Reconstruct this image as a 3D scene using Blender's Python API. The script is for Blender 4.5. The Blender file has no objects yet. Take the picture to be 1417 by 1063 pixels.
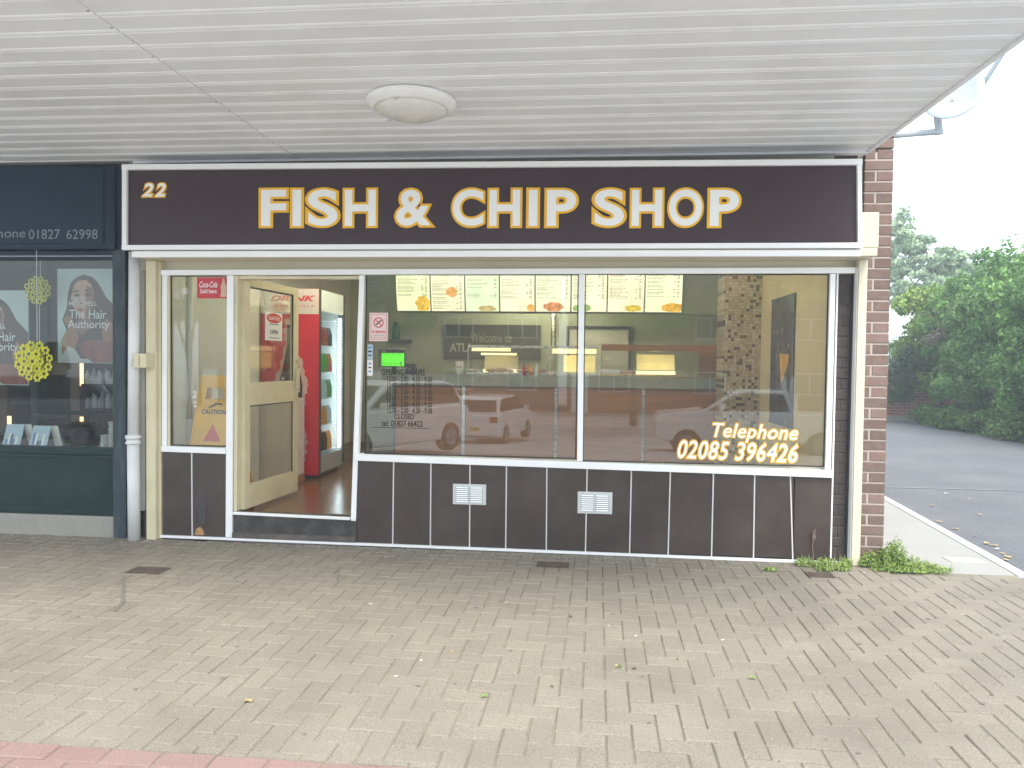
import bpy, math, random
from mathutils import Vector, Matrix
random.seed(7)
R = math.radians
sc = bpy.context.scene
col = sc.collection

# ------------------------------------------------------------------ camera, world, sun, exposure
CAM = Vector((0.0, -5.5688, 1.4403))
AX = Vector((0.99544, 0.01483, -0.09424)); AY = Vector((0.09463, -0.02829, 0.99511)); AZ = Vector((0.01209, -0.99949, -0.02957))
cam = bpy.data.objects.new('camera', bpy.data.cameras.new('camera'))
col.objects.link(cam)
M = Matrix(((AX[0], -AX[1], -AX[2], CAM[0]), (AY[0], -AY[1], -AY[2], CAM[1]), (AZ[0], -AZ[1], -AZ[2], CAM[2]), (0, 0, 0, 1)))
cam.matrix_world = M
cam.data.sensor_width = 36; cam.data.lens = 1020 / 1417 * 36
cam.data.clip_start = 0.05; cam.data.clip_end = 1200
sc.camera = cam

EXPO = 1.86
SUN_EL, SUN_AZ = 56, 158        # azimuth of the direction TO the sun, measured from +Y towards +X
w = bpy.data.worlds.new('World'); sc.world = w; w.use_nodes = True
nt = w.node_tree; nt.nodes.clear()
sky = nt.nodes.new('ShaderNodeTexSky'); sky.sky_type = 'NISHITA'; sky.sun_disc = False
sky.sun_elevation = R(SUN_EL); sky.sun_rotation = R(SUN_AZ); sky.air_density = 1.0; sky.dust_density = 3.0; sky.ozone_density = 1.0
tc = nt.nodes.new('ShaderNodeTexCoord'); nz = nt.nodes.new('ShaderNodeTexNoise')
nz.inputs['Scale'].default_value = 1.6; nz.inputs['Detail'].default_value = 5
rp = nt.nodes.new('ShaderNodeValToRGB'); rp.color_ramp.elements[0].position = .3; rp.color_ramp.elements[1].position = .7
rp.color_ramp.elements[0].color = (5.6, 6.5, 7.4, 1); rp.color_ramp.elements[1].color = (7.6, 8.2, 8.6, 1)
mx = nt.nodes.new('ShaderNodeMix'); mx.data_type = 'RGBA'; mx.inputs[0].default_value = .72
bg = nt.nodes.new('ShaderNodeBackground'); bg.inputs[1].default_value = 0.10
ow = nt.nodes.new('ShaderNodeOutputWorld')
nt.links.new(tc.outputs['Generated'], nz.inputs['Vector']); nt.links.new(nz.outputs['Fac'], rp.inputs[0])
nt.links.new(sky.outputs[0], mx.inputs[6]); nt.links.new(rp.outputs[0], mx.inputs[7])
nt.links.new(mx.outputs[2], bg.inputs[0]); nt.links.new(bg.outputs[0], ow.inputs[0])
sl = bpy.data.lights.new('sun', 'SUN'); sl.energy = 1.1; sl.angle = R(24); sl.color = (1, .96, .9)
so = bpy.data.objects.new('sun', sl); col.objects.link(so)
d = Vector((math.sin(R(SUN_AZ)) * math.cos(R(SUN_EL)), math.cos(R(SUN_AZ)) * math.cos(R(SUN_EL)), math.sin(R(SUN_EL))))
so.rotation_euler = d.to_track_quat('Z', 'Y').to_euler(); so.location = (8, -12, 12)
sc.view_settings.view_transform = 'Standard'; sc.view_settings.look = 'None'
sc.view_settings.gamma = 1; sc.view_settings.use_curve_mapping = False
sc.view_settings.exposure = EXPO
EK = 1 / 2 ** EXPO
sc.cycles.max_bounces = 10; sc.cycles.transparent_max_bounces = 24; sc.cycles.use_denoising = True
sc.cycles.sample_clamp_indirect = 8

# ------------------------------------------------------------------ helpers
def at(px, py, Y=0.0):
    w_ = AX * 1, AY * 1, AZ * 1
    c = Vector((px - 708.5, py - 531.5, 1020.0))
    v = Vector((AX.dot(c), AY.dot(c), AZ.dot(c)))
    return CAM + v * ((Y - CAM.y) / v.y)

WL = {}
def tag(o, label=None, cat=None, group=None, kind=None):
    if label: o['label'] = label
    if cat: o['category'] = cat
    if group: o['group'] = group
    if kind: o['kind'] = kind
    return o
def thing(name, loc, label, cat, group=None):
    o = bpy.data.objects.new(name, None); col.objects.link(o); o.location = loc
    o.empty_display_size = .1
    WL[o] = Vector(loc); return tag(o, label, cat, group)
def link(name, me, parent=None, origin=None):
    o = bpy.data.objects.new(name, me); col.objects.link(o)
    if parent is not None:
        o.parent = parent; WL[o] = WL[parent].copy()
    else:
        o.location = origin or (0, 0, 0); WL[o] = Vector(o.location)
    return o
ORD = ['first', 'second', 'third', 'fourth', 'fifth', 'sixth', 'seventh', 'eighth', 'ninth', 'tenth', 'eleventh', 'twelfth', 'thirteenth', 'fourteenth', 'fifteenth', 'sixteenth', 'seventeenth', 'eighteenth', 'nineteenth', 'twentieth']
class MB:
    def __init__(s): s.v = []; s.f = []; s.m = []
    def add(s, vs, fs, mi=0):
        n = len(s.v); s.v += [tuple(p) for p in vs]
        for f in fs: s.f.append([n + i for i in f]); s.m.append(mi)
        return s
    def box(s, x0, x1, y0, y1, z0, z1, mi=0):
        return s.add([(x, y, z) for z in (z0, z1) for y in (y0, y1) for x in (x0, x1)],
                     [(0, 2, 3, 1), (4, 5, 7, 6), (0, 1, 5, 4), (2, 6, 7, 3), (0, 4, 6, 2), (1, 3, 7, 5)], mi)
    def prism(s, poly, y0, y1, axis='y', mi=0):
        def mk(a, b, h):
            return {'y': (a, h, b), 'x': (h, a, b), 'z': (a, b, h)}[axis]
        n = len(poly)
        vs = [mk(a, b, y0) for a, b in poly] + [mk(a, b, y1) for a, b in poly]
        fs = [list(range(n)), list(range(2 * n - 1, n - 1, -1))] + [(i, i + n, (i + 1) % n + n, (i + 1) % n) for i in range(n)]
        return s.add(vs, fs, mi)
    def bar(s, a, b, w, y0, y1, mi=0):          # straight bar between two (x,z) points
        a = Vector(a); b = Vector(b); t = (b - a).normalized(); p = Vector((-t.y, t.x)) * w / 2
        return s.prism([a - p, b - p, b + p, a + p], y0, y1, 'y', mi)
    def tube(s, pts, r, n=10, mi=0, caps=True):
        pts = [Vector(p) for p in pts]; rs = r if isinstance(r, (list, tuple)) else [r] * len(pts)
        rings = []
        for i, p in enumerate(pts):
            t = (pts[min(i + 1, len(pts) - 1)] - pts[max(i - 1, 0)]).normalized()
            q = t.to_track_quat('Z', 'Y'); a = q @ Vector((1, 0, 0)); b = q @ Vector((0, 1, 0))
            rings.append([p + (a * math.cos(2 * math.pi * k / n) + b * math.sin(2 * math.pi * k / n)) * rs[i] for k in range(n)])
        vs = [v for rg in rings for v in rg]
        fs = [(i * n + k, i * n + (k + 1) % n, (i + 1) * n + (k + 1) % n, (i + 1) * n + k) for i in range(len(pts) - 1) for k in range(n)]
        if caps: fs += [tuple(range(n - 1, -1, -1)), tuple(range((len(pts) - 1) * n, len(pts) * n))]
        return s.add(vs, fs, mi)
    def lathe(s, prof, c, n=24, mi=0):
        c = Vector(c)
        vs = [c + Vector((r * math.cos(2 * math.pi * k / n), r * math.sin(2 * math.pi * k / n), z)) for r, z in prof for k in range(n)]
        fs = [(i * n + k, i * n + (k + 1) % n, (i + 1) * n + (k + 1) % n, (i + 1) * n + k) for i in range(len(prof) - 1) for k in range(n)]
        return s.add(vs, fs, mi)
    def poly(s, pts, mi=0): return s.add(pts, [tuple(range(len(pts)))], mi)
    def build(s, name, mats, parent=None, bevel=0, smooth=False, origin=None, seg=2):
        if parent is not None: o_ = WL[parent]
        elif origin is not None: o_ = Vector(origin)
        else:
            xs, ys, zs = zip(*s.v); o_ = Vector(((min(xs) + max(xs)) / 2, (min(ys) + max(ys)) / 2, min(zs)))
        me = bpy.data.meshes.new(name)
        me.from_pydata([(a - o_.x, b - o_.y, c - o_.z) for a, b, c in s.v], [], s.f)
        if not isinstance(mats, (list, tuple)): mats = [mats]
        for m in mats: me.materials.append(m)
        if len(mats) > 1: me.polygons.foreach_set('material_index', s.m)
        if smooth: me.polygons.foreach_set('use_smooth', [True] * len(s.f))
        me.update()
        o = link(name, me, parent, o_)
        if bevel:
            b = o.modifiers.new('bevel', 'BEVEL'); b.width = bevel; b.segments = seg; b.limit_method = 'ANGLE'; b.angle_limit = R(40)
        if smooth and bevel == 0: pass
        return o
def inst(name, me, loc, parent=None, rot=None):
    o = bpy.data.objects.new(name, me); col.objects.link(o)
    if parent is not None: o.parent = parent; o.location = Vector(loc) - WL[parent]
    else: o.location = loc
    WL[o] = Vector(loc)
    if rot: o.rotation_euler = rot
    return o
def copy_tree(o, parent=None, children=None):
    c = o.copy(); col.objects.link(c); c.parent = parent
    WL[c] = WL[o].copy() if o in WL else Vector(o.location)
    for ch in [k for k in col.objects if k.parent == o]: copy_tree(ch, c)
    return c

_m = {}
def mat(name, c, rough=.6, var=.12, scale=6, bump=0, bscale=60, metal=0, spec=.5, rnd=0, dirt=0, dscale=1.2, dcol=None, coat=0, grain=0, emis=None, es=0, stretch=None, alpha=None):
    if name in _m: return _m[name]
    m = bpy.data.materials.new(name); m.use_nodes = True; t = m.node_tree; N = t.nodes; L = t.links
    b = N['Principled BSDF']; b.inputs['Roughness'].default_value = rough; b.inputs['Metallic'].default_value = metal
    b.inputs['Specular IOR Level'].default_value = spec; b.inputs['Coat Weight'].default_value = coat
    g = N.new('ShaderNodeNewGeometry'); pos = g.outputs['Position']
    if stretch:
        mp = N.new('ShaderNodeMapping'); mp.inputs['Scale'].default_value = stretch; L.new(pos, mp.inputs['Vector']); pos = mp.outputs[0]
    def noise(s, det=4, r=.55):
        n = N.new('ShaderNodeTexNoise'); n.inputs['Scale'].default_value = s; n.inputs['Detail'].default_value = det; n.inputs['Roughness'].default_value = r
        L.new(pos, n.inputs['Vector']); return n.outputs['Fac']
    def math_(op, a, bb):
        k = N.new('ShaderNodeMath'); k.operation = op
        for i, x in enumerate((a, bb)):
            if isinstance(x, (int, float)): k.inputs[i].default_value = x
            else: L.new(x, k.inputs[i])
        return k.outputs[0]
    val = math_('ADD', math_('MULTIPLY', math_('SUBTRACT', noise(scale), .5), 2 * var * 1.6), 1.0)
    if grain: val = math_('ADD', val, math_('MULTIPLY', math_('SUBTRACT', noise(bscale * 2, 3), .5), 2 * grain * 1.6))
    if rnd:
        oi = N.new('ShaderNodeObjectInfo'); val = math_('ADD', val, math_('MULTIPLY', math_('SUBTRACT', oi.outputs['Random'], .5), 2 * rnd))
        an = N.new('ShaderNodeAttribute'); an.attribute_name = 'tint'; val = math_('ADD', val, math_('MULTIPLY', an.outputs['Fac'], rnd))
    hs = N.new('ShaderNodeHueSaturation'); hs.inputs['Color'].default_value = (*c, 1); L.new(val, hs.inputs['Value'])
    out = hs.outputs[0]
    if dirt:
        rp = N.new('ShaderNodeValToRGB'); rp.color_ramp.elements[0].position = .45; rp.color_ramp.elements[1].position = .72
        L.new(noise(dscale, 6, .62), rp.inputs[0])
        mxx = N.new('ShaderNodeMix'); mxx.data_type = 'RGBA'; L.new(math_('MULTIPLY', rp.outputs[0], dirt), mxx.inputs[0])
        L.new(out, mxx.inputs[6]); mxx.inputs[7].default_value = (*(dcol or [x * .45 for x in c]), 1); out = mxx.outputs[2]
    L.new(out, b.inputs['Base Color'])
    L.new(math_('ADD', math_('MULTIPLY', math_('SUBTRACT', noise(scale * 2.3), .5), .25), rough), b.inputs['Roughness'])
    if bump:
        bp = N.new('ShaderNodeBump'); bp.inputs['Strength'].default_value = bump; bp.inputs['Distance'].default_value = .004
        L.new(noise(bscale, 5, .6), bp.inputs['Height']); L.new(bp.outputs[0], b.inputs['Normal'])
    if emis:
        ml = N.new('ShaderNodeMix'); ml.data_type = 'RGBA'; ml.blend_type = 'MULTIPLY'; ml.inputs[0].default_value = 1
        ml.inputs[6].default_value = (*emis, 1); L.new(val, ml.inputs[7]); L.new(ml.outputs[2], b.inputs['Emission Color'])
        b.inputs['Emission Strength'].default_value = es * EK
    _m[name] = m; return m
def glass_mat(name, tint=(.93, .96, .94), ior=1.5, rough=0.0, film=0.0, filmc=(.8, .82, .8)):
    m = bpy.data.materials.new(name); m.use_nodes = True; t = m.node_tree; N = t.nodes; L = t.links
    N.clear(); o = N.new('ShaderNodeOutputMaterial')
    tr = N.new('ShaderNodeBsdfTransparent'); tr.inputs[0].default_value = (*tint, 1)
    gl = N.new('ShaderNodeBsdfGlossy'); gl.inputs['Roughness'].default_value = rough
    fr = N.new('ShaderNodeFresnel'); gb = N.new('ShaderNodeNewGeometry'); mr_ = N.new('ShaderNodeMapRange'); mr_.inputs[3].default_value = ior; mr_.inputs[4].default_value = 1 / ior
    L.new(gb.outputs['Backfacing'], mr_.inputs[0]); L.new(mr_.outputs[0], fr.inputs[0])        # both faces of a pane reflect like air to glass
    mx = N.new('ShaderNodeMixShader'); L.new(fr.outputs[0], mx.inputs[0]); L.new(tr.outputs[0], mx.inputs[1]); L.new(gl.outputs[0], mx.inputs[2])
    out = mx.outputs[0]
    if film:                      # a thin film of dust
        df = N.new('ShaderNodeBsdfDiffuse'); df.inputs[0].default_value = (*filmc, 1)
        g = N.new('ShaderNodeNewGeometry'); n = N.new('ShaderNodeTexNoise'); n.inputs['Scale'].default_value = 3; n.inputs['Detail'].default_value = 6; L.new(g.outputs['Position'], n.inputs['Vector'])
        k = N.new('ShaderNodeMath'); k.operation = 'MULTIPLY'; L.new(n.outputs['Fac'], k.inputs[0]); k.inputs[1].default_value = 2 * film
        m2 = N.new('ShaderNodeMixShader'); L.new(k.outputs[0], m2.inputs[0]); L.new(out, m2.inputs[1]); L.new(df.outputs[0], m2.inputs[2]); out = m2.outputs[0]
    L.new(out, o.inputs[0]); return m

XZ = (Vector((1, 0, 0)), Vector((0, 0, 1)), Vector((0, -1, 0)))
def text(name, body, p0, p1, m, parent=None, bold=0.0, shear=0.0, basis=XZ, lift=0.0, ex=0.0, spacing=1.0, fit=True, pad=0.0, ref=None):
    """flat lettering fitted into the rectangle p0 (lower left) .. p1 (upper right) given as 3D points on the printed plane"""
    U, V, Nn = basis
    cu = bpy.data.curves.new('t', 'FONT'); cu.body = body; cu.size = 1; cu.offset = bold; cu.shear = shear; cu.space_character = spacing; cu.extrude = 0
    cu.resolution_u = 8 if body in ('S', 'C', 'O', 'P') else 3
    o = bpy.data.objects.new('t', cu); col.objects.link(o)
    dg = bpy.context.evaluated_depsgraph_get(); me0 = bpy.data.meshes.new_from_object(o.evaluated_get(dg))
    vs = [Vector(v.co) for v in me0.vertices]; fs = [tuple(p.vertices) for p in me0.polygons]
    bpy.data.objects.remove(o); bpy.data.curves.remove(cu); bpy.data.meshes.remove(me0)
    x0 = min(v.x for v in vs); x1 = max(v.x for v in vs); y0 = min(v.y for v in vs); y1 = max(v.y for v in vs)
    if ref is not None:
        if ref: x0, x1, y0, y1 = ref
        else: ref.extend((x0, x1, y0, y1))
    p0 = Vector(p0); p1 = Vector(p1); W = (p1 - p0).dot(U) + 2 * pad; H = (p1 - p0).dot(V) + 2 * pad
    p0 = p0 - U * pad - V * pad
    mb = MB(); mb.add([p0 + U * ((v.x - x0) / (x1 - x0) * W) + V * ((v.y - y0) / (y1 - y0) * H) + Nn * lift for v in vs], fs)
    return mb.build(name, m, parent)
def ell(cx, cz, rx, rz, y, n=24, a0=0, a1=360):
    return [(cx + rx * math.cos(R(a0 + (a1 - a0) * k / n)), y, cz + rz * math.sin(R(a0 + (a1 - a0) * k / n))) for k in range(n)]

# ------------------------------------------------------------------ materials
m_white = mat('white_trim_paint', (.93, .93, .92), .45, .02, dirt=.06, dscale=5, dcol=(.6, .58, .5))
m_whitep = mat('white_pipe_plastic', (.78, .78, .77), .4, .04, dirt=.2, dscale=4, dcol=(.5, .48, .42))
m_cream = mat('cream_gloss_paint', (.70, .63, .42), .45, .06, dirt=.28, dscale=4, dcol=(.42, .34, .2), bump=.15, bscale=40)
m_creamb = mat('cream_shutter_metal', (.66, .61, .46), .45, .05, dirt=.2, dscale=3, dcol=(.45, .38, .26))
m_soffit = mat('white_soffit_board', (.90, .915, .94), .42, .05, scale=2, dirt=.38, dscale=1.7, dcol=(.70, .685, .65), rnd=.04)
m_signb = mat('dark_plum_sign_face', (.050, .028, .035), .38, .05, spec=.3)
m_panel = mat('dark_brown_laminate', (.056, .038, .035), .34, .12, scale=3, dirt=.75, dscale=2.6, dcol=(.085, .070, .056), bump=.05, bscale=90, rnd=.08, grain=.05)
m_bead = mat('joint_bead_white', (.70, .68, .66), .5, .05)
m_yel = mat('letter_yellow', (.92, .50, .005), .4, .02)
m_let = mat('letter_white', (.94, .94, .90), .4, .02)
m_brick = mat('red_brown_brick', (.18, .118, .096), .85, .14, scale=20, bump=.8, bscale=90, rnd=.22, dirt=.25, dscale=9, dcol=(.32, .26, .22), grain=.15)
m_brickp = mat('painted_dark_brick', (.075, .055, .052), .6, .1, scale=20, bump=.6, bscale=90, rnd=.12, dirt=.3, dscale=6, dcol=(.14, .11, .09))
m_mortar = mat('grey_mortar', (.42, .37, .33), .95, .12, bump=.8, bscale=120)
m_mortard = mat('dark_painted_mortar', (.11, .09, .085), .8, .12, bump=.5, bscale=120)
m_paver = mat('concrete_paver', (.250, .218, .170), .9, .10, scale=2.2, bump=.9, bscale=90, rnd=.055, dirt=.6, dscale=1.0, dcol=(.150, .130, .102), grain=.52)
m_paver_red = mat('red_paver', (.27, .17, .148), .9, .10, scale=3, bump=.9, bscale=90, rnd=.06, dirt=.5, dscale=1.6, dcol=(.27, .215, .18), grain=.34)
m_sand = mat('joint_sand', (.24, .21, .155), 1, .3, scale=9, bump=.8, bscale=150, dirt=1.0, dscale=.8, dcol=(.07, .065, .035))
m_asph = mat('asphalt', (.118, .120, .128), .85, .14, scale=.9, bump=.9, bscale=42, dirt=.55, dscale=.7, dcol=(.175, .172, .168), grain=.6)
m_conc = mat('pale_concrete', (.32, .31, .285), .9, .08, scale=2, bump=.4, bscale=80, dirt=.35, dscale=1.6, dcol=(.27, .26, .23), grain=.12)
m_kerb = mat('kerb_concrete', (.46, .45, .43), .9, .12, bump=.5, bscale=80, rnd=.1)
m_ground = mat('ground_tarmac', (.42, .415, .41), .95, .2, scale=.7, grain=.2)  # paler than tarmac, so the ground bounces light up to the canopy boards
m_teal = mat('dark_teal_paint', (.004, .025, .027), .42, .12, spec=.3, scale=4, dirt=.15, dscale=4, dcol=(.06, .09, .09), bump=.1, bscale=50)
m_teals = mat('salon_sign_navy', (.004, .016, .040), .4, .06, spec=.25, scale=2)
m_bluegrey = mat('weathered_blue_grey_timber', (.022, .040, .052), .6, .15, scale=5, dirt=.4, dscale=9, dcol=(.12, .15, .16), bump=.4, bscale=60, stretch=(3, 3, .5))
m_dark = mat('black_rubber', (.02, .02, .02), .5, .1)
m_black = mat('black_print', (.015, .015, .015), .5, .02)
m_iron = mat('rusty_iron_cover', (.10, .075, .06), .8, .25, scale=20, bump=.8, bscale=80, metal=.2, dirt=.5, dscale=12, dcol=(.2, .13, .09))
m_vent = mat('vent_plastic', (.62, .64, .62), .5, .04, dirt=.2, dscale=8, dcol=(.45, .45, .42))
m_wood = mat('brown_wood_floor', (.20, .10, .05), .22, .22, scale=3, stretch=(6, .7, 1), bump=.08, bscale=30, dirt=.3, dscale=3, dcol=(.12, .06, .03))
m_counter = mat('counter_brown_laminate', (.36, .155, .05), .35, .22, scale=2.5, stretch=(.5, 1, 7), dirt=.3, dscale=3, dcol=(.12, .06, .03))
m_ctop = mat('grey_green_worktop', (.30, .32, .28), .35, .18, scale=10, dirt=.3, dscale=9, dcol=(.42, .42, .38))
m_steel = mat('brushed_steel', (.62, .61, .58), .28, .06, metal=1, stretch=(1, 1, 12))
m_brass = mat('warm_steel_trim', (.62, .50, .30), .3, .08, metal=1)
m_wallg = mat('olive_grey_wall', (.44, .47, .34), .7, .05, scale=2, dirt=.2, dscale=1.2)
m_wallb = mat('beige_wall', (.72, .60, .38), .7, .05, scale=2, dirt=.2, dscale=1.2)
m_wallw = mat('white_inner_wall', (.72, .70, .64), .6, .04, scale=2, dirt=.15, dscale=1.3)
m_ceil = mat('inner_ceiling', (.7, .68, .6), .8, .04)
m_red = mat('cooler_red', (.62, .035, .06), .35, .08, scale=3)
m_redst = mat('red_sticker', (.55, .03, .045), .4, .04)
m_grey = mat('cooler_grey', (.40, .41, .42), .4, .05)
m_dgrey = mat('dark_grey_plastic', (.07, .075, .08), .4, .08)
m_paleg = mat('pale_header_print', (.66, .60, .56), .45, .03)
m_bott = mat('dark_bottle_print', (.06, .035, .03), .4, .2, scale=20)
m_aura = mat('pale_splash_print', (.62, .42, .38), .5, .3, scale=60)
m_yellow = mat('yellow_plastic', (.90, .50, .015), .45, .06, dirt=.15, dscale=9)
m_paper = mat('white_paper', (.82, .81, .76), .6, .02)
m_pink = mat('pinkish_paper', (.80, .62, .58), .6, .02)
m_redp = mat('red_print', (.62, .05, .04), .5, .02)
m_blue = mat('pale_blue_paper', (.42, .55, .62), .5, .05, scale=20)
m_bluep = mat('blue_print', (.10, .2, .42), .5, .05, scale=40)
m_glass = glass_mat('window_glass', (.95, .96, .93), 1.74, film=.012)
m_glass_s = glass_mat('salon_glass', (.93, .95, .94), 1.45, film=.008)
m_glass2 = glass_mat('display_glass', (.95, .96, .94), 1.45, film=.01)
m_chip = mat('fried_food_print', (.75, .42, .08), .6, .35, scale=25)
m_leafw = mat('weed_green', (.13, .22, .035), .7, .3, scale=25, rnd=.2)

# ------------------------------------------------------------------ ground, road, pavement
def struct(o): o['kind'] = 'structure'; return o
ys = [(300, -.035), (0, -.035), (-4.6, -.035), (-5.5, -.12), (-8, -.4), (-16, -1.0), (-19, -1.2), (-300, -1.2)]
mb = MB()
xs = [-300, -60, -15, 0, 15, 60, 300]
mb.add([(x, y, z) for y, z in ys for x in xs], [(j * 7 + i, (j + 1) * 7 + i, (j + 1) * 7 + i + 1, j * 7 + i + 1) for j in range(7) for i in range(6)])
struct(mb.build('ground', m_ground, origin=(0, 0, 0)))
struct(MB().box(3.02, 8.6, -4.0, 40, -.033, -.018).build('side_road', m_asph))
mb = MB(); mb.poly([(3.0 + .35 * (y + 4) / 10, y, -.012) for y in (3.66, 3.70)][:1] + [(8.6, 3.72, -.012), (8.6, 3.74, -.012), (3.2, 3.70, -.012)])
seam = struct(mb.build('road_seam', mat('seam_pale', (.26, .26, .26), .9, .2)))
mb = MB(); mb.prism([(2.20, -.19), (3.03, -.165), (3.27, 2.71), (3.75, 9.0), (2.20, 9.0)], -.03, 0.0, 'z')
struct(mb.build('footway', m_conc, bevel=.004))
# kerb stones along the lane edge of the footway, each its own piece
kerb = struct(link('kerb', bpy.data.meshes.new('kerb'), None, (0, 0, 0)))
p0 = Vector((3.035, -.17)); p1 = Vector((3.275, 2.71)); p2 = Vector((3.755, 9.0)); t = 0
def kerbpt(s):
    L1 = (p1 - p0).length
    return p0 + (p1 - p0) * (s / L1) if s < L1 else p1 + (p2 - p1).normalized() * (s - L1)
s = 0.0
while s < 8.8:
    a = kerbpt(s); b = kerbpt(s + .905); n_ = Vector((b - a).yx); n_.y *= -1; n_.normalize()
    MB().prism([a, a + n_ * .09, b + n_ * .09, b], -.03, .004, 'z').build('kerb_stone', m_kerb, kerb, bevel=.006)
    s += .915
# concrete base with sand in the joints
pave = struct(MB().box(-9, 3.03, -4.6, .10, -.032, -.0055).build('pavement', m_sand, origin=(0, 0, 0)))
def paver_verts(cx, cy, hx, hy, h, dz, tx, ty):
    c = .0045; vs = []
    for ins, z in ((0, -.03), (0, -.005), (c, 0.0)):
        for sx, sy in ((-1, -1), (1, -1), (1, 1), (-1, 1)):
            X = sx * (hx - ins); Y = sy * (hy - ins)
            vs.append((cx + X, cy + Y, z + dz + X * tx + Y * ty))
    fs = [(8, 9, 10, 11)]
    for k in range(4):
        j = (k + 1) % 4
        fs += [(k, j, 4 + j, 4 + k), (4 + k, 4 + j, 8 + j, 8 + k)]
    return vs, fs
def paver_mesh(hx, hy, m):
    me = bpy.data.meshes.new('paver'); v, f = paver_verts(0, 0, hx, hy, 0, 0, 0, 0); me.from_pydata(v, [], f); me.materials.append(m); return me
G = .0024
meH = paver_mesh(.1 - G, .05 - G, m_paver); meV = paver_mesh(.05 - G, .1 - G, m_paver); meR = paver_mesh(.1 - G, .05 - G, m_paver_red)
rotp = R(-1.2); cr, sr = math.cos(rotp), math.sin(rotp)
items = []
for i in range(-78, 40):
    for j in range(-34, 6):
        c = (i - j) % 4
        if c == 0: items.append((.1 * i + .1, .1 * j + .05, 'H'))
        elif c == 3: items.append((.1 * i + .05, .1 * j + .1, 'V'))
allp = []
for x, y, k in items:
    X = x * cr - y * sr - .03; Y = x * sr + y * cr - .02
    hy = .1 if k == 'V' else .05
    if X < -7.4 or X > 3.0 or Y + hy < -3.02 or Y > .02: continue
    if X > 2.15 and Y > -.24: continue
    ky = 1.0
    if Y - hy < -3.038: nh = (Y + hy + 3.038) / 2; Y = Y + hy - nh; ky = nh / hy
    allp.append((X, Y, k, rotp, ky))
for r_ in range(0, 3):                       # red band parallel to the shops
    for i in range(-36, 15):
        allp.append((i * .2 + (.1 if r_ % 2 else 0), -3.09 - .1 * r_, 'R', 0.0, 1.0))
for r_ in range(3, 12):
    for i in range(-36, 15): allp.append((i * .2 + (.1 if r_ % 2 else 0), -3.09 - .1 * r_, 'S', 0.0, 1.0))
def in_view(X, Y):
    c = Vector((X, Y, 0)) - CAM
    z_ = AX.z * c.x + AY.z * c.y + AZ.z * c.z
    if z_ < .3: return False
    px = 708.5 + 1020 * (AX.x * c.x + AY.x * c.y + AZ.x * c.z) / z_; py = 531.5 + 1020 * (AX.y * c.x + AY.y * c.y + AZ.y * c.z) / z_
    return -15 < px < 1432 and py < 1085
vis = sorted([p for p in allp if in_view(p[0], p[1])], key=lambda p: (p[0] - CAM.x) ** 2 + (p[1] - CAM.y) ** 2)
near = vis[:300]; ns = set(id(p) for p in near)
me3 = {'H': meH, 'V': meV, 'R': meR, 'S': meH}
for X, Y, k, a, ky in near:
    o = inst('red_paver' if k == 'R' else 'paver', me3[k], (X, Y, random.uniform(-.0018, .0018)), pave, (random.gauss(0, .006), random.gauss(0, .006), a + random.gauss(0, .004))); o.scale = (1, ky, 1)
for kind, m in (('g', m_paver), ('R', m_paver_red)):
    mb = MB(); tints = []
    for p in allp:
        if id(p) in ns or (p[2] == 'R') != (kind == 'R'): continue
        X, Y, k, a, ky = p; hx, hy = ((.05, .1 * ky) if k == 'V' else (.1, .05 * ky))
        v, f = paver_verts(0, 0, hx - G, hy - G, 0, random.uniform(-.0018, .0018), random.gauss(0, .006), random.gauss(0, .006))
        a += random.gauss(0, .004); ca, sa = math.cos(a), math.sin(a)
        mb.add([(X + x * ca - y * sa, Y + x * sa + y * ca, z) for x, y, z in v], f); tints += [random.uniform(-1, 1)] * 9
    o = mb.build('red_paver_field' if kind == 'R' else 'paver_field', m, pave); o['kind'] = 'stuff'
    at_ = o.data.attributes.new('tint', 'FLOAT', 'FACE'); at_.data.foreach_set('value', tints)
# inspection covers let into the paving
def cover(x0, x1, y0, y1, label, rot=0):
    t = thing('drain_cover', ((x0 + x1) / 2, (y0 + y1) / 2, 0), label, 'drain cover')
    mb = MB(); w_ = .014
    mb.box(x0, x1, y0, y0 + w_, .0005, .006); mb.box(x0, x1, y1 - w_, y1, .0005, .006); mb.box(x0, x0 + w_, y0 + w_, y1 - w_, .0005, .006); mb.box(x1 - w_, x1, y0 + w_, y1 - w_, .0005, .006)
    mb.build('frame', m_iron, t)
    mb = MB(); mb.box(x0 + w_ + .002, x1 - w_ - .002, y0 + w_ + .002, y1 - w_ - .002, .0005, .004)
    n = 7
    for k in range(n): 
        yy = y0 + w_ + .006 + (y1 - y0 - 2 * w_ - .012) * (k + .5) / n
        mb.box(x0 + w_ + .01, x1 - w_ - .01, yy - .003, yy + .003, .0041, .0062)
    mb.build('lid', m_iron, t); return t
cover(-.30, -.07, -.42, -.29, 'rusty square drain cover in the paving below the second air vent')
cover(-3.02, -2.78, -.95, -.80, 'dark worn drain cover in the paving left of the shop doorway')
cover(1.56, 1.74, -.42, -.30, 'small dark drain cover with weeds growing round it by the cream post')
t = MB().box(3.02 - .28, 2.99, .12, .26, .0005, .005).build('drain_cover', m_kerb); tag(t, 'pale drain cover set in the concrete footway by the side road', 'drain cover')

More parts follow.
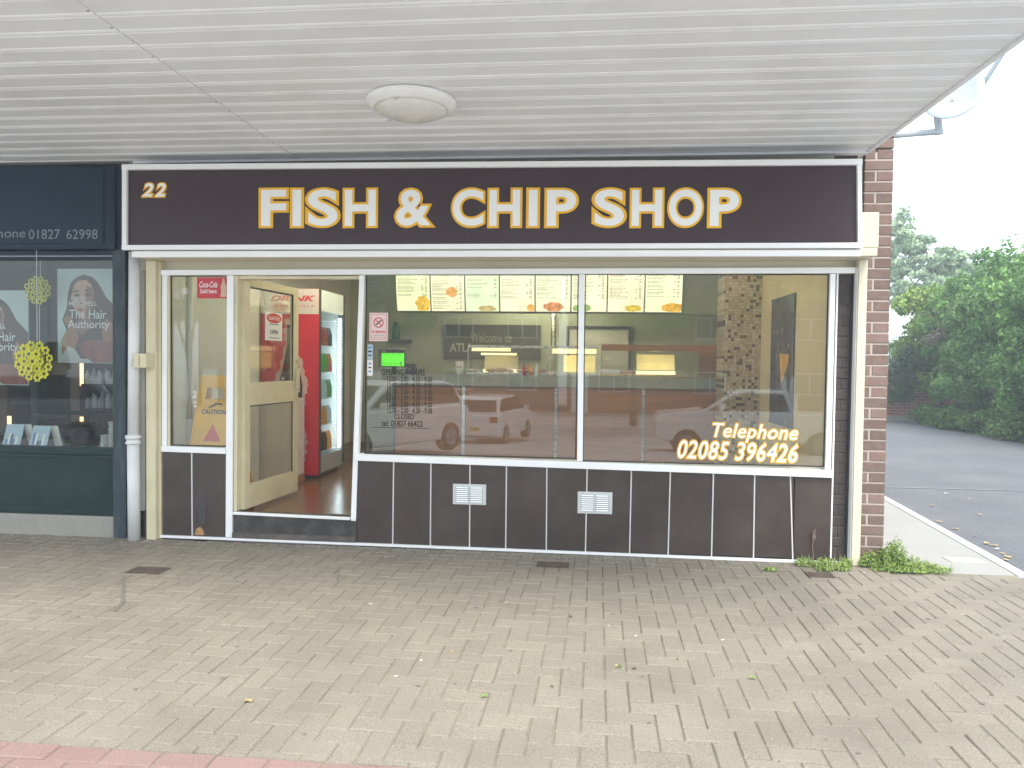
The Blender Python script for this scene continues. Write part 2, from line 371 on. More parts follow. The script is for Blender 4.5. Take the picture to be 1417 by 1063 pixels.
# ------------------------------------------------------------------ the parade building
bld = thing('shop_building', (-2.5, 4, 0), 'brick shop parade building behind both shopfronts with a brick pier at its right corner', 'building')
mb = MB()
mb.box(-9, 2.19, .015, 9, 2.98, 6.0)                       # upper storey
mb.box(2.004, 2.196, -.0075, 9, -.03, 2.98)                    # side wall
mb.box(-9, 2.02, 8.8, 9, -.03, 2.98)
mb.build('wall', m_mortar, bld)
MB().prism([(-.3, 6.0), (9.4, 6.0), (4.5, 8.2)], -9.2, 2.5, 'x').build('roof', mat('roof_tile', (.12, .08, .07), .8, .2), bld)
# brick pier: every brick its own piece
def brickmesh(wx, wy, wz, m, c=.004):
    mb = MB(); me = bpy.data.meshes.new('brick')
    vs = []
    for ins, y in ((0, wy), (0, c), (c, 0)):
        for sx, sz in ((0, 0), (1, 0), (1, 1), (0, 1)):
            vs.append((sx * wx + (ins if sx == 0 else -ins), y, sz * wz + (ins if sz == 0 else -ins)))
    fs = [(8, 9, 10, 11)]
    for k in range(4):
        j = (k + 1) % 4; fs += [(k, j, 4 + j, 4 + k), (4 + k, 4 + j, 8 + j, 8 + k)]
    me.from_pydata(vs, [], fs); me.materials.append(m); return me
bA = brickmesh(.198, .1, .067, m_brick); bB = brickmesh(.072, .1, .067, m_brick); bC = brickmesh(.112, .1, .067, m_brick)
CH = .0776
for k in range(44):
    z = -.02 + k * CH; jy = lambda: -.012 + random.uniform(-.0015, .0015)
    if k % 2: inst('brick', bA, (2.003, jy(), z), bld)
    else:
        inst('brick', bB, (2.003, jy(), z), bld); inst('brick', bC, (2.089, jy(), z), bld)
dA = brickmesh(.108, .06, .068, m_brickp); dB = brickmesh(.045, .06, .068, m_brickp); dC = brickmesh(.053, .06, .068, m_brickp)
MB().box(1.835, 1.955, .05, .2, -.02, 2.2).build('painted_pier', m_mortard, bld)
for k in range(27):
    z = .03 + k * CH
    if k % 2: inst('painted_brick', dA, (1.840, .043, z), bld)
    else: inst('painted_brick', dB, (1.840, .043, z), bld); inst('painted_brick', dC, (1.895, .043, z), bld)
# header wall behind the sign and above the window
MB().box(-3.6, 2.0, .02, .2, 2.13, 2.98).build('header', m_creamb, bld)

# canopy with soffit boards
can = thing('canopy', (-2.5, -1.6, 2.97), 'long flat canopy of white ridged boards over the shop pavement', 'canopy')
SP = .1645
def board(x0, x1, y):      # profile across y: flat face with a rolled lip
    pr = [(0, .012), (0, .002), (.004, 0), (.014, -.0022), (.028, .0008), (.032, .0035), (SP - .010, .0010), (SP - .004, .004), (SP - .002, .012)]
    mb = MB(); dzz = random.uniform(-.0015, .0015)
    mb.prism([(y - a, 2.968 + b + dzz) for a, b in pr][::-1], x0, x1, 'x')
    return mb.build('soffit_board', m_soffit, can)
NB = 16
for k in range(NB):
    y = -.10 - k * SP
    board(-9.0, -2.186, y); board(-2.18, 1.985, y)
mb = MB(); yE = -.10 - NB * SP
mb.box(-9.0, 2.0, yE - .03, -.002, 2.984, 3.12); mb.build('deck', m_soffit, can)
MB().box(1.987, 2.012, yE - .03, -.02, 2.955, 3.14).build('edge_trim', m_soffit, can, bevel=.003)
MB().box(-9.0, 1.986, yE - .04, yE - .002, 2.93, 3.14).build('front_fascia', m_white, can, bevel=.003)
MB().box(-3.5, 1.985, -.098, -.0, 2.95, 2.972).build('rear_trim', m_soffit, can)
mb = MB()
for k in range(NB): 
    y = -.10 - k * SP - .02; mb.lathe([(.007, .0), (.006, -.003), (0.0005, -.0045)], (-2.183 - .018, y - .03, 2.9735), 8)
o = mb.build('fixing_screw', mat('screw_grey', (.25, .25, .25), .5), can); o['kind'] = 'stuff'

lt = thing('ceiling_light', (-1.02, -1.27, 2.965), 'round white bulkhead light with a domed diffuser on the canopy boards', 'light')
MB().lathe([(.0, .0), (.262, .0), (.266, -.012), (.255, -.03), (.228, -.052), (.214, -.056), (.208, -.05)], (-1.02, -1.27, 2.966), 48).build('rim', mat('light_rim', (.90, .90, .88), .4, .05, dirt=.3, dscale=6, dcol=(.55, .5, .42)), lt, smooth=True)
MB().lathe([(.209, -.050), (.200, -.060), (.165, -.078), (.11, -.092), (.05, -.098), (.001, -.099)], (-1.02, -1.27, 2.966), 48).build('diffuser', mat('light_diffuser', (.84, .84, .81), .25, .05, dirt=.3, dscale=8, dcol=(.5, .46, .38)), lt, smooth=True)
for a in (20, 140, 260):
    MB().box(-1.02 + .222 * math.cos(R(a)) - .012, -1.02 + .222 * math.cos(R(a)) + .012, -1.27 + .222 * math.sin(R(a)) - .012, -1.27 + .222 * math.sin(R(a)) + .012, 2.903, 2.914).build('clip', m_vent, lt, bevel=.002)

# ------------------------------------------------------------------ main sign
sg = thing('shop_sign', (-.8, -.2, 2.26), 'wide dark plum fascia sign reading FISH & CHIP SHOP with a white border and number 22', 'sign')
YS = -.27
def S(px, py): q = at(px, py, YS); return (q.x, q.z)
TL, TR, BL, BR = S(174, 232), S(1188, 225), S(174, 343), S(1189, 340)
MB().prism([BL, BR, TR, TL], YS + .004, -.03).build('sign_board', m_signb, sg)
mb = MB()
mb.bar((TL[0] - .02, TL[1]), (TR[0] + .02, TR[1]), .040, YS - .022, YS + .02); mb.build('top_border', m_white, sg, bevel=.003)
mb = MB(); mb.bar((BL[0] - .02, BL[1]), (BR[0] + .02, BR[1]), .036, YS - .022, YS + .02); mb.build('bottom_border', m_white, sg, bevel=.003)
mb = MB(); mb.bar((BL[0], BL[1] + .018), (TL[0], TL[1] - .02), .036, YS - .0215, YS + .02); mb.build('side_border', m_white, sg, bevel=.003)
mb = MB(); mb.bar((BR[0], BR[1] + .018), (TR[0], TR[1] - .02), .030, YS - .0215, YS + .02); mb.build('side_border', m_white, sg, bevel=.003)
def sp(px, py): return at(px, py, YS)
import bisect
def two_tone(body, x0, y0, x1, y1, parent, yw, bold, ob, shear=0, Yp=None):
    Yp = YS if Yp is None else Yp
    a = at(x0, y1, Yp); b = at(x1, y0, Yp)
    rf = []
    text('letter_outline', body, a, b, m_yel, parent, bold=ob, shear=shear, lift=.001, ref=rf)
    text('lettering', body, a, b, m_let, parent, bold=bold, shear=shear, lift=.0025, ref=rf)
def letters(words):     # each letter a piece of its own
    for ch, x0, y0, x1, y1 in words:
        two_tone(ch, x0, y0, x1, y1, sg, .0185, .028, .074)
Z0, Z1 = 259, 316
k_ = 1 / 3.936
def lx(v): return 340 + v * k_
def rx(v): return 690 + v * k_
letters([('F', lx(70), Z0 + .5, lx(237), Z1), ('I', lx(240), Z0 + .5, lx(319), Z1), ('S', lx(322), Z0, lx(519), Z1), ('H', lx(527), Z0 + .5, lx(722), Z1),
         ('&', lx(806), Z0, lx(1038), Z1), ('C', lx(1116), Z0, lx(1308), Z1), ('H', lx(1314), Z0 + .5, rx(131), Z1), ('I', rx(148), Z0 + .5, rx(227), Z1), ('P', rx(247), Z0 + .5, rx(439), Z1),
         ('S', rx(503), Z0, rx(702), Z1), ('H', rx(711), Z0 + .5, rx(905), Z1), ('O', rx(915), Z0, rx(1121), Z1), ('P', rx(1133), Z0 + .5, rx(1326), Z1)])
for xa_, xb_ in ((195, 213.8), (212.4, 231)): two_tone('2', xa_, 252, xb_, 274, sg, .007, .02, .085, shear=.25)
q0 = S(1156, 221.5); q1 = S(1187, 217.5)
MB().box(q0[0], q1[0], YS + .0, YS + .03, q0[1] + .012, q1[1] + .012).build('backing_strip', m_signb, sg)
q0 = S(1191, 335); q1 = S(1194, 315)
MB().box(q0[0], q1[0], YS + .022, YS + .03, q0[1], q1[1]).build('backing_strip', m_signb, sg)

# shutter box and rails
sh = thing('roller_shutter', (-.7, -.1, 0), 'cream roller shutter box and side rails framing the shopfront below the sign', 'shutter')
MB().box(-3.40, 2.02, YS + .032, .018, 2.205, 2.262).build('shutter_box', m_creamb, sh, bevel=.004)
MB().box(1.905, 2.025, YS + .03, .018, 2.264, 2.505).build('end_box', m_creamb, sh, bevel=.004)
MB().box(-3.405, 1.90, YS + .005, YS + .030, 2.199, 2.244).build('front_lip', m_white, sh, bevel=.002)
MB().box(1.958, 2.018, -.075, -.014, 0.0, 2.203).build('guide_rail', m_creamb, sh, bevel=.004)
MB().box(1.953, 1.9575, -.06, .01, 0.02, 2.15).build('rail_edge', m_white, sh)
MB().box(-3.415, -3.335, -.07, .05, 0.0, 2.203).build('guide_rail', m_cream, sh, bevel=.006)
MB().box(-3.334, -3.312, -.035, .05, 0.0, 2.203).build('rail_edge', m_cream, sh, bevel=.002)

pp = thing('downpipe', (-3.505, -.08, 0), 'white plastic downpipe between the dark salon post and the cream shutter rail', 'pipe')
MB().tube([(-3.505, -.085, .0), (-3.51, -.085, .79)], .046, 20).build('lower_pipe', m_whitep, pp, smooth=True)
MB().tube([(-3.51, -.085, .79), (-3.495, -.085, 2.26)], .042, 20).build('upper_pipe', m_whitep, pp, smooth=True)
MB().lathe([(.047, -.04), (.057, -.038), (.057, -.022), (.05, -.02), (.05, .0), (.058, .002), (.058, .03), (.042, .033)], (-3.51, -.085, .80), 24).build('collar', m_whitep, pp, smooth=True)
bx = thing('meter_box', (-3.40, -.1, 1.36), 'small cream electrical box fixed across the downpipe with a broken round knob', 'electrical box')
MB().box(-3.452, -3.345, -.175, -.072, 1.362, 1.472).build('case', m_cream, bx, bevel=.005)
MB().tube([(-3.452, -.14, 1.40), (-3.475, -.15, 1.40)], .024, 12).build('knob', m_vent, bx)
MB().box(-3.405, -3.401, -.1765, -.1755, 1.375, 1.46).build('seam', m_dark, bx)

# ------------------------------------------------------------------ shopfront
sf = thing('shopfront', (-.7, 0, 0), 'white framed chip shop front with two large panes, cream door and dark brown panels', 'shopfront')
def F(px, py): q = at(px, py, 0); return (q.x, q.z)
def bar(name, a, b, w_, y0=-.03, y1=.03, m=None, parent=None, bevel=.003):
    return MB().bar(a, b, w_, y0, y1).build(name, m or m_white, parent or sf, bevel=bevel)
bar('top_rail', (-3.31, 2.112), (1.950, 2.132), .042, -.036, .032)
bar('post', (-3.283, 2.092), (-3.288, .745), .040)
bar('cill', (-3.305, .722), (-2.775, .716), .046, -.045, .04)
bar('post', (-2.742, 2.092), (-2.752, .036), .054, -.034, .032)
bar('post', (-1.692, 2.094), (-1.748, .195), .040)
bar('cill', (-1.732, .693), (1.822, .655), .050, -.055, .045)
bar('mullion', (-.012, 2.102), (-.006, .703), .042)
bar('post', (1.795, 2.108), (1.795, .682), .038)
bar('thin_post', (1.829, 2.110), (1.829, .03), .011, -.028, -.01)
bar('base_strip', (-3.31, .026), (1.952, .008), .018, -.052, -.03, bevel=0)
bar('threshold', (-2.715, .228), (-1.772, .214), .020, -.05, -.02)
# dark line gasket inside each pane edge
def pane(x0, x1, z0, z1, z0b=None, name='window_pane'):
    z0b = z0 if z0b is None else z0b
    return MB().prism([(x0, z0), (x1, z0b), (x1, z1), (x0, z1)], .006, .012).build(name, m_glass, sf)
pane(-3.262, -2.769, .744, 2.108)
pane(-1.672, -.034, .712, 2.112, .699); pane(.014, 1.775, .699, 2.115, .682)
def gasket(x0, x1, z0, z1):
    mb = MB(); g = .008
    mb.box(x0, x0 + g, -.006, .005, z0, z1); mb.box(x1 - g, x1, -.006, .005, z0, z1); mb.box(x0 + g, x1 - g, -.006, .005, z1 - g, z1); mb.box(x0 + g, x1 - g, -.006, .005, z0, z0 + g)
    mb.build('gasket', m_dark, sf)
gasket(-1.668, -.034, .716, 2.104); gasket(.012, 1.775, .700, 2.108); gasket(-3.246, -2.77, .744, 2.092)
MB().box(-3.263, -3.247, -.02, .004, .745, 2.09).build('inner_bead', m_cream, sf)
# inner timber sill ledge seen through glass
MB().box(-1.67, 1.80, .046, .16, .655, .688).build('inner_cill', m_ceil, sf)
# stall riser panels
js = [-1.722, -1.435, -1.14, -.836, -.558, -.249, .046, .375, .659, .976, 1.279, 1.560, 1.823]
ztop = lambda x: .693 - (x + 1.732) * .0107 - .026
for a, b in zip(js[:-1], js[1:]):
    MB().prism([(a + .004, .03), (b - .004, .026), (b - .004, ztop(b)), (a + .004, ztop(a))], -.026 + random.uniform(-.001, .001), .02).build('riser_panel', m_panel, sf, bevel=.0015)
for i, a in enumerate(js[1:-1]):
    bar('joint_bead', (a, .02), (a + random.uniform(-.006, .006) + (-.03 if i == 10 else 0), ztop(a)), .0085, -.031, -.012, m_bead, bevel=0)
for a, b in ((-3.300, -3.060), (-3.052, -2.772)):
    MB().prism([(a + .003, .036), (b - .003, .034), (b - .003, .692), (a + .003, .697)], -.026, .02).build('riser_panel', m_panel, sf, bevel=.0015)
bar('joint_bead', (-3.056, .03), (-3.060, .695), .008, -.031, -.012, m_bead, bevel=0)
mb = MB(); mb.box(-3.005, -2.945, -.030, -.0265, .13, .40); mb.build('patch_plate', mat('patch', (.06, .05, .05), .6, .3, scale=20, bump=.5), sf, bevel=.004)
MB().prism([(-3.035, .045), (-2.955, .045), (-2.965, .085), (-2.99, .11), (-3.02, .09)], -.034, -.0265).build('rot_patch', mat('rotten_wood', (.45, .25, .10), .9, .3, scale=40, bump=.8), sf)
st = MB().box(-2.722, -1.722, -.02, .12, -.01, .214).build('door_step', mat('worn_black_step', (.045, .04, .038), .7, .3, scale=9, bump=.8, bscale=40, dirt=.6, dscale=7, dcol=(.16, .14, .12)), sf, bevel=.006)
MB().box(-2.722, -1.722, -.05, -.021, -.01, .075).build('step_foot', mat('step_concrete', (.10, .085, .075), .9, .3, scale=14, bump=.9, bscale=50, dirt=.6, dscale=8, dcol=(.22, .19, .16)), sf, bevel=.008)
# air vents with two banks of louvres
for x0, x1, z0, z1 in ((-.967, -.712, .352, .508), (-.018, .240, .312, .476)):
    v = MB().box(x0, x1, -.042, -.027, z0, z1).build('air_vent', m_vent, sf, bevel=.003)
    w_ = x1 - x0; h_ = z1 - z0
    for b in range(2):
        xa = x0 + w_ * (.10 if b == 0 else .53); xb = xa + w_ * .37
        MB().box(xa, xb, -.0436, -.0421, z0 + h_ * .14, z1 - h_ * .14).build('louvre_recess', m_dgrey, v)  # flat plate, the shade between the louvres put into its dark colour
        for k in range(8):
            zz = z0 + h_ * (.17 + .66 * k / 7.0)
            MB().prism([(-.0437, zz - .004), (-.050, zz - .005), (-.0437, zz + .0045)], xa + .002, xb - .002, 'x').build('louvre', m_white, v)
# door frame lining
bar('door_frame_jamb', (-2.700, 2.09), (-2.705, .24), .026, -.02, .09, m_cream)
bar('door_frame_head', (-2.69, 2.075), (-1.72, 2.08), .02, .0, .09, m_cream)
# open door: hinge at left, leaf swings inwards
H0 = Vector((-2.682, .05)); H1 = Vector((-2.615, .965)); du = (H1 - H0).normalized(); dn = Vector((du.y, -du.x))   # dn points to the side we see
Ld = .90; zb, zt = .238, 2.085
def D_(u, z, t): q = H0 + du * u + dn * t; return (q.x, q.y, z)
def dbox(name, u0, u1, z0, z1, t0, t1, m, parent, bevel=.003):
    mb = MB(); vs = [D_(u, z, t) for z in (z0, z1) for t in (t0, t1) for u in (u0, u1)]
    mb.add(vs, [(0, 2, 3, 1), (4, 5, 7, 6), (0, 1, 5, 4), (2, 6, 7, 3), (0, 4, 6, 2), (1, 3, 7, 5)])
    o = mb.build(name, m, parent, bevel=bevel); return o
th = R(84.5); H1 = H0 + Vector((math.cos(th), math.sin(th))) * Ld; du = (H1 - H0).normalized(); dn = Vector((du.y, -du.x))
door = dbox('door', 0, .085, zb, zt, -.02, .02, m_cream, sf)
dbox('door_stile', Ld - .085, Ld, zb, zt, -.02, .02, m_cream, door)
dbox('door_rail', .0855, Ld - .0855, zb, .43, -.0198, .0198, m_cream, door)
dbox('door_rail', .0855, Ld - .0855, 1.065, 1.25, -.0198, .0198, m_cream, door)
dbox('door_rail', .0855, Ld - .0855, 2.02, zt, -.0198, .0198, m_cream, door)
dbox('door_pane', .0855, Ld - .0855, .43, 1.065, -.003, .003, m_glass, door, 0)
dbox('door_pane', .0855, Ld - .0855, 1.25, 2.02, -.003, .003, m_glass, door, 0)
for z0, z1 in ((.43, 1.065), (1.25, 2.02)):
    for u0, u1 in ((.086, .096), (Ld - .096, Ld - .086)): dbox('glazing_seal', u0, u1, z0, z1, .0035, .010, m_dark, door, 0)
    dbox('glazing_seal', .096, Ld - .096, z1 - .01, z1, .0035, .010, m_dark, door, 0)
dbox('handle', Ld - .06, Ld - .02, 1.17, 1.36, .022, .045, m_cream, door, .004)
dbox('lock', Ld - .055, Ld - .03, 1.40, 1.44, .0205, .032, m_brass, door, .002)
DB = (Vector((du.x, du.y, 0)), Vector((0, 0, 1)), Vector((dn.x, dn.y, 0)))
def dp(u, z, t=.005): return Vector(D_(u, z, t))
hs_ = dbox('door_notice', .34, .62, 1.60, 1.84, .0055, .0085, m_paper, None, 0)
tag(hs_, 'white notice with a red oval badge and the word OPEN hung on the door glass', 'notice')
def disc(u, z, ru, rz, t, m, name, parent):
    mb = MB(); mb.poly([D_(u + ru * math.cos(2 * math.pi * k / 24), z + rz * math.sin(2 * math.pi * k / 24), t) for k in range(24)]); return mb.build(name, m, parent)
disc(.48, 1.79, .125, .042, .0092, m_redp, 'badge', hs_)
text('badge_lettering', 'Gold Fish', dp(.385, 1.773), dp(.575, 1.81), m_pink, hs_, bold=.03, basis=DB, lift=.0050)
text('lettering', 'OPEN', dp(.415, 1.655), dp(.545, 1.69), m_black, hs_, bold=.03, basis=DB, lift=.0042)
text('lettering', 'please come in', dp(.40, 1.735), dp(.56, 1.75), m_black, hs_, basis=DB, lift=.0042) if 0 else None
for z in (1.735, 1.62): dbox('print_line', .40, .56, z, z + .006, .0088, .0092, m_dgrey, hs_, 0)

# ------------------------------------------------------------------ window lettering, stickers
tel = thing('window_lettering', (1.15, 0, .75), 'white and yellow slanted Telephone 02085 396426 lettering on the right pane', 'lettering')
YG = .004
def wt(body, x0, y0, x1, y1, parent, m=m_black, bold=0.0, shear=0, Yp=YG, lift=.0005, nm='lettering'):
    return text(nm, body, at(x0, y1, Yp), at(x1, y0, Yp), m, parent, bold=bold, shear=shear, lift=lift)
def two_glass(body, x0, y0, x1, y1, rot):
    a = at(x0, y1, YG); b = at(x1, y0, YG)
    rf = []
    o1 = text('letter_outline', body, a, b, m_yel, tel, bold=.060, shear=.25, lift=.0005, ref=rf, spacing=1.05)
    o2 = text('lettering', body, a, b, m_let, tel, bold=.010, shear=.25, lift=.0015, ref=rf, spacing=1.05)
    for o in (o1, o2):
        for v in o.data.vertices: v.co.z += (v.co.x + WL[tel].x - (a.x + b.x) / 2) * rot
two_glass('Telephone', 984, 587, 1106, 613, -.018); two_glass('02085 396426', 936, 611, 1106, 638, -.018)
hrs = thing('opening_hours', (-1.3, 0, .95), 'black opening hours lettering on the left large pane', 'lettering')
wt('OPENING  HOURS', 528, 511, 588, 519, hrs, bold=.012)
for k in range(6):
    y = 521.5 + k * 8.7; wt('12.00 - 2.00   4.30 - 9.00', 536, y, 598, y + 6.6, hrs, bold=.008)
wt('CLOSED', 546, 573, 573, 580, hrs, bold=.008); wt('tel: 01827 66422', 528, 582.5, 585, 590, hrs, bold=.008)
a = at(516, 592, YG); b = at(594, 593.5, YG); MB().box(a.x, b.x, YG - .001, YG - .0005, b.z, b.z + .004).build('rule', m_black, hrs)
def card(x0, y0, x1, y1, m, label, cat, name, Yp=YG):
    a = at(x0, y1, Yp); b = at(x1, y0, Yp)
    o = MB().box(a.x, b.x, Yp - .0015, Yp, a.z, b.z).build(name, m); tag(o, label, cat); return o
ns_ = card(511, 433, 537, 472, m_pink, 'pale no smoking sticker with a red crossed circle on the left large pane', 'sticker', 'no_smoking_sticker')
def ring(cx, cy, r0, r1, m, parent, Yp, name='ring'):
    c = at(cx, cy, Yp); mb = MB(); n = 28
    vs = [(c.x + r * math.cos(2 * math.pi * k / n), Yp - .0022, c.z + r * math.sin(2 * math.pi * k / n)) for r in (r0, r1) for k in range(n)]
    mb.add(vs, [(k, (k + 1) % n, n + (k + 1) % n, n + k) for k in range(n)]); return mb.build(name, m, parent)
ring(524, 446.5, .032, .040, m_redp, ns_, YG)
mb = MB(); c = at(524, 446.5, YG); mb.bar((c.x - .024, c.z + .024), (c.x + .024, c.z - .024), .007, YG - .003, YG - .0024); mb.build('slash', m_redp, ns_)
mb = MB(); mb.bar((c.x - .022, c.z - .018), (c.x + .022, c.z + .018), .010, YG - .0021, YG - .0017); mb.build('cigarette', m_black, ns_)
wt('NO SMOKING', 514.5, 457.5, 533.5, 461, ns_, m_redp, bold=.03, lift=.0022)
for yy, xx in ((463, 516), (466, 514)): wt('it is against the law to smoke', xx, yy, 1048 - xx, yy + 2, ns_, m_black, lift=.0022)
ol = MB(); a = at(513, 470, YG); b = at(535, 435, YG)
for q in ((a.x, b.x, a.z, a.z + .003), (a.x, b.x, b.z - .003, b.z), (a.x, a.x + .003, a.z + .003, b.z - .003), (b.x - .003, b.x, a.z + .003, b.z - .003)): ol.box(q[0], q[1], YG - .0022, YG - .0018, q[2], q[3])
ol.build('border_line', m_redp, ns_)
s1 = card(508.5, 477, 516, 497, m_blue, 'upper of two narrow pale hygiene stickers at the left edge of the left large pane', 'sticker', 'window_sticker')
for k in range(3): a = at(509.5, 482 + k * 5.5, YG); MB().box(a.x, a.x + .028, YG - .0022, YG - .0016, a.z, a.z + .012).build('print_patch', (m_bluep, m_black, m_dgrey)[k], s1)
s2 = card(508, 498, 516, 520, m_paper, 'lower of two narrow pale hygiene stickers at the left edge of the left large pane', 'sticker', 'window_sticker')
for k in range(3): a = at(510, 504 + k * 5.5, YG); MB().box(a.x, a.x + .022, YG - .0022, YG - .0016, a.z, a.z + .010).build('print_patch', (m_bluep, m_black, m_bluep)[k], s2)
s3 = thing('faded_sticker', at(519, 412, YG), 'faded blue printed sticker in the top left corner of the left large pane', 'sticker')
m_fade = mat('faded_blue_print', (.16, .22, .30), .6, .3, scale=60)
for k in range(5): wt(['COLD DRINKS', 'hot pies and', 'peas  curry', 'gravy  beans', 'ASK INSIDE'][k], 511, 387 + k * 5, 528, 390.5 + k * 5, s3, m_fade)
# drinks sticker in the left light
YC = .004
ck = card(273, 384, 316, 413, m_redst, 'red soft drink sticker with a pale bottle at the top of the narrow left pane', 'sticker', 'drink_sticker')
wt('Coca-Cola', 276, 389.5, 301, 398, ck, m_paper, bold=.012, shear=.4, lift=.0022)
wt('Sold here', 277, 400, 300, 406, ck, m_paper, bold=.015, lift=.0022)
def bottle_print(cx, y0, y1, wpx, m, parent, Yp, name, nrm=-1, lift=.0022):
    a = at(cx, y1, Yp); b = at(cx, y0, Yp); H = b.z - a.z; hw = (at(cx + wpx / 2, y1, Yp).x - a.x)
    pr = [(0, .8), (.05, .95), (.2, .9), (.33, .72), (.45, .88), (.55, .98), (.68, .72), (.8, .42), (.92, .34), (1, .36)]
    pts = [(a.x + hw * w2, Yp - lift, a.z + H * t2) for t2, w2 in pr] + [(a.x - hw * w2, Yp - lift, a.z + H * t2) for t2, w2 in pr[::-1]]
    return MB().poly(pts).build(name, m, parent)
bottle_print(309.5, 386, 411, 8.5, mat('bottle_beige', (.62, .45, .30), .5, .1), ck, YC, 'bottle_print')
# etched writing on the narrow pane
et = thing('etched_lettering', at(269, 567, YG), 'pale peeling vinyl figure on the narrow left pane beside the yellow sign', 'lettering')
wt('2', 267, 541, 272, 551, et, m_whitep, bold=.03); wt('2', 267, 555, 269.3, 558.5, et, m_whitep, bold=.03); wt('2', 269.7, 555, 272, 558.5, et, m_whitep, bold=.03); wt('e', 268, 561, 272, 564, et, m_whitep, bold=.02)

# ------------------------------------------------------------------ inside the chip shop
FZ = .205
struct(MB().box(-3.50, 1.92, .13, 5.3, FZ - .05, FZ).build('interior_floor', m_wood))
struct(MB().box(-3.60, 1.98, 5.3, 5.36, FZ, 2.9).build('interior_back_wall', m_wallg))
struct(MB().box(1.92, 1.98, .21, 5.3, FZ, 2.9).build('interior_right_wall', m_wallb))
struct(MB().box(-3.56, -3.50, .05, 5.3, FZ, 2.9).build('interior_left_wall', m_wallw))
struct(MB().box(-3.5, 1.92, .22, 5.3, 2.72, 2.78).build('interior_ceiling', m_ceil))
struct(MB().box(-3.49, 1.83, .021, .12, 0, FZ - .002).build('plinth', m_mortard))
MB().box(1.951, 1.956, .0, .045, .0, 2.12).build('inner_jamb', m_dgrey, bld)
# low tiled wall and pier
lw = struct(MB().box(-3.49, -2.83, 1.55, 1.75, FZ, 1.05).build('low_tiled_wall', mat('white_wall_tile', (.70, .68, .64), .3, .03)))
m_tile = mat('white_glazed_tile', (.74, .72, .68), .15, .03, rnd=.03)
for r_ in range(5):
    for c_ in range(4): MB().box(-3.49 + c_ * .166, -3.49 + c_ * .166 + .160, 1.543, 1.5495, FZ + .03 + r_ * .163, FZ + .03 + r_ * .163 + .158).build('tile', m_tile, lw, bevel=.001)
MB().box(-2.829, -2.822, 1.545, 1.75, FZ, FZ + .07).build('skirting', m_counter, lw)
vp = MB().tube([(-3.32, .42, FZ), (-3.32, .42, 2.7)], .022, 12).build('inner_pipe', m_whitep, smooth=True); tag(vp, 'white vertical pipe on the inner wall seen through the narrow left pane', 'pipe')
struct(MB().box(-3.49, -3.335, .13, 1.5, FZ, 2.7).build('interior_pier', mat('pale_green_wall', (.62, .64, .58), .6, .05, scale=2)))
struct(MB().box(-3.33, -3.20, 1.2, 1.5, FZ, 2.7).build('interior_pier', m_wallw))

# wet floor sign behind the narrow pane
wf = thing('wet_floor_sign', (-3.02, .28, FZ), 'yellow folding wet floor caution sign standing inside behind the narrow left pane', 'floor sign')
def wleaf(y0, ytop, name):
    mb = MB(); pts = [(-3.27, FZ), (-3.19, FZ), (-3.17, .34), (-2.90, .34), (-2.88, FZ), (-2.80, FZ), (-2.885, 1.25), (-2.905, 1.30), (-3.145, 1.30), (-3.165, 1.25)]
    outer = pts
    def yy(z): return y0 + (ytop - y0) * (z - FZ) / (1.3 - FZ)
    hole = [(-3.11, 1.10), (-2.94, 1.10), (-2.955, 1.20), (-3.095, 1.20)]
    # body below the hole, two cheeks and a top bar around it
    for P_ in ([(-3.27, FZ), (-3.19, FZ), (-3.17, .34), (-3.17, 1.09), (-3.175, 1.10)][:0] or [], ):
        pass
    for P_ in (((-3.26, FZ), (-3.18, FZ), (-3.16, .36), (-2.91, .36), (-2.89, FZ), (-2.81, FZ), (-2.87, 1.10), (-3.18, 1.10)),
               ((-3.18, 1.10), (-3.11, 1.10), (-3.095, 1.20), (-3.165, 1.20)), ((-2.94, 1.10), (-2.87, 1.10), (-2.885, 1.20), (-2.955, 1.20)),
               ((-3.165, 1.20), (-2.885, 1.20), (-2.89, 1.28), (-2.91, 1.30), (-3.14, 1.30), (-3.16, 1.28))):
        n = len(P_); a = [(x, yy(z), z) for x, z in P_]; b = [(x, yy(z) + .018, z) for x, z in P_]
        mb.add(a + b, [tuple(range(n)), tuple(range(2 * n - 1, n - 1, -1))] + [(i, i + n, (i + 1) % n + n, (i + 1) % n) for i in range(n)])
    return mb.build(name, m_yellow, wf)
wleaf(.14, .30, 'front_panel'); wleaf(.56, .32, 'rear_panel')
def wfp(x, z): return (x, .14 + .16 * (z - FZ) / (1.3 - FZ) - .004, z)
WB = (Vector((1, 0, 0)), Vector((0, .146, .989)).normalized(), Vector((0, -.989, .146)))
text('lettering', 'CAUTION', wfp(-3.13, .98), wfp(-2.92, 1.02), m_black, wf, bold=.03, basis=WB)
text('lettering', 'WET FLOOR', wfp(-3.13, .62), wfp(-2.92, .66), m_black, wf, bold=.03, basis=WB)
mb = MB(); mb.poly([wfp(-3.10, .76), wfp(-2.95, .76), wfp(-3.025, .90)]); mb.build('warning_triangle', m_redp, wf)
mb = MB(); mb.poly([wfp(-3.075, 1.035), wfp(-3.06, 1.03), wfp(-3.0, 1.06), wfp(-2.95, 1.055), wfp(-2.96, 1.07), wfp(-3.01, 1.075)]); mb.build('pictogram', m_black, wf)

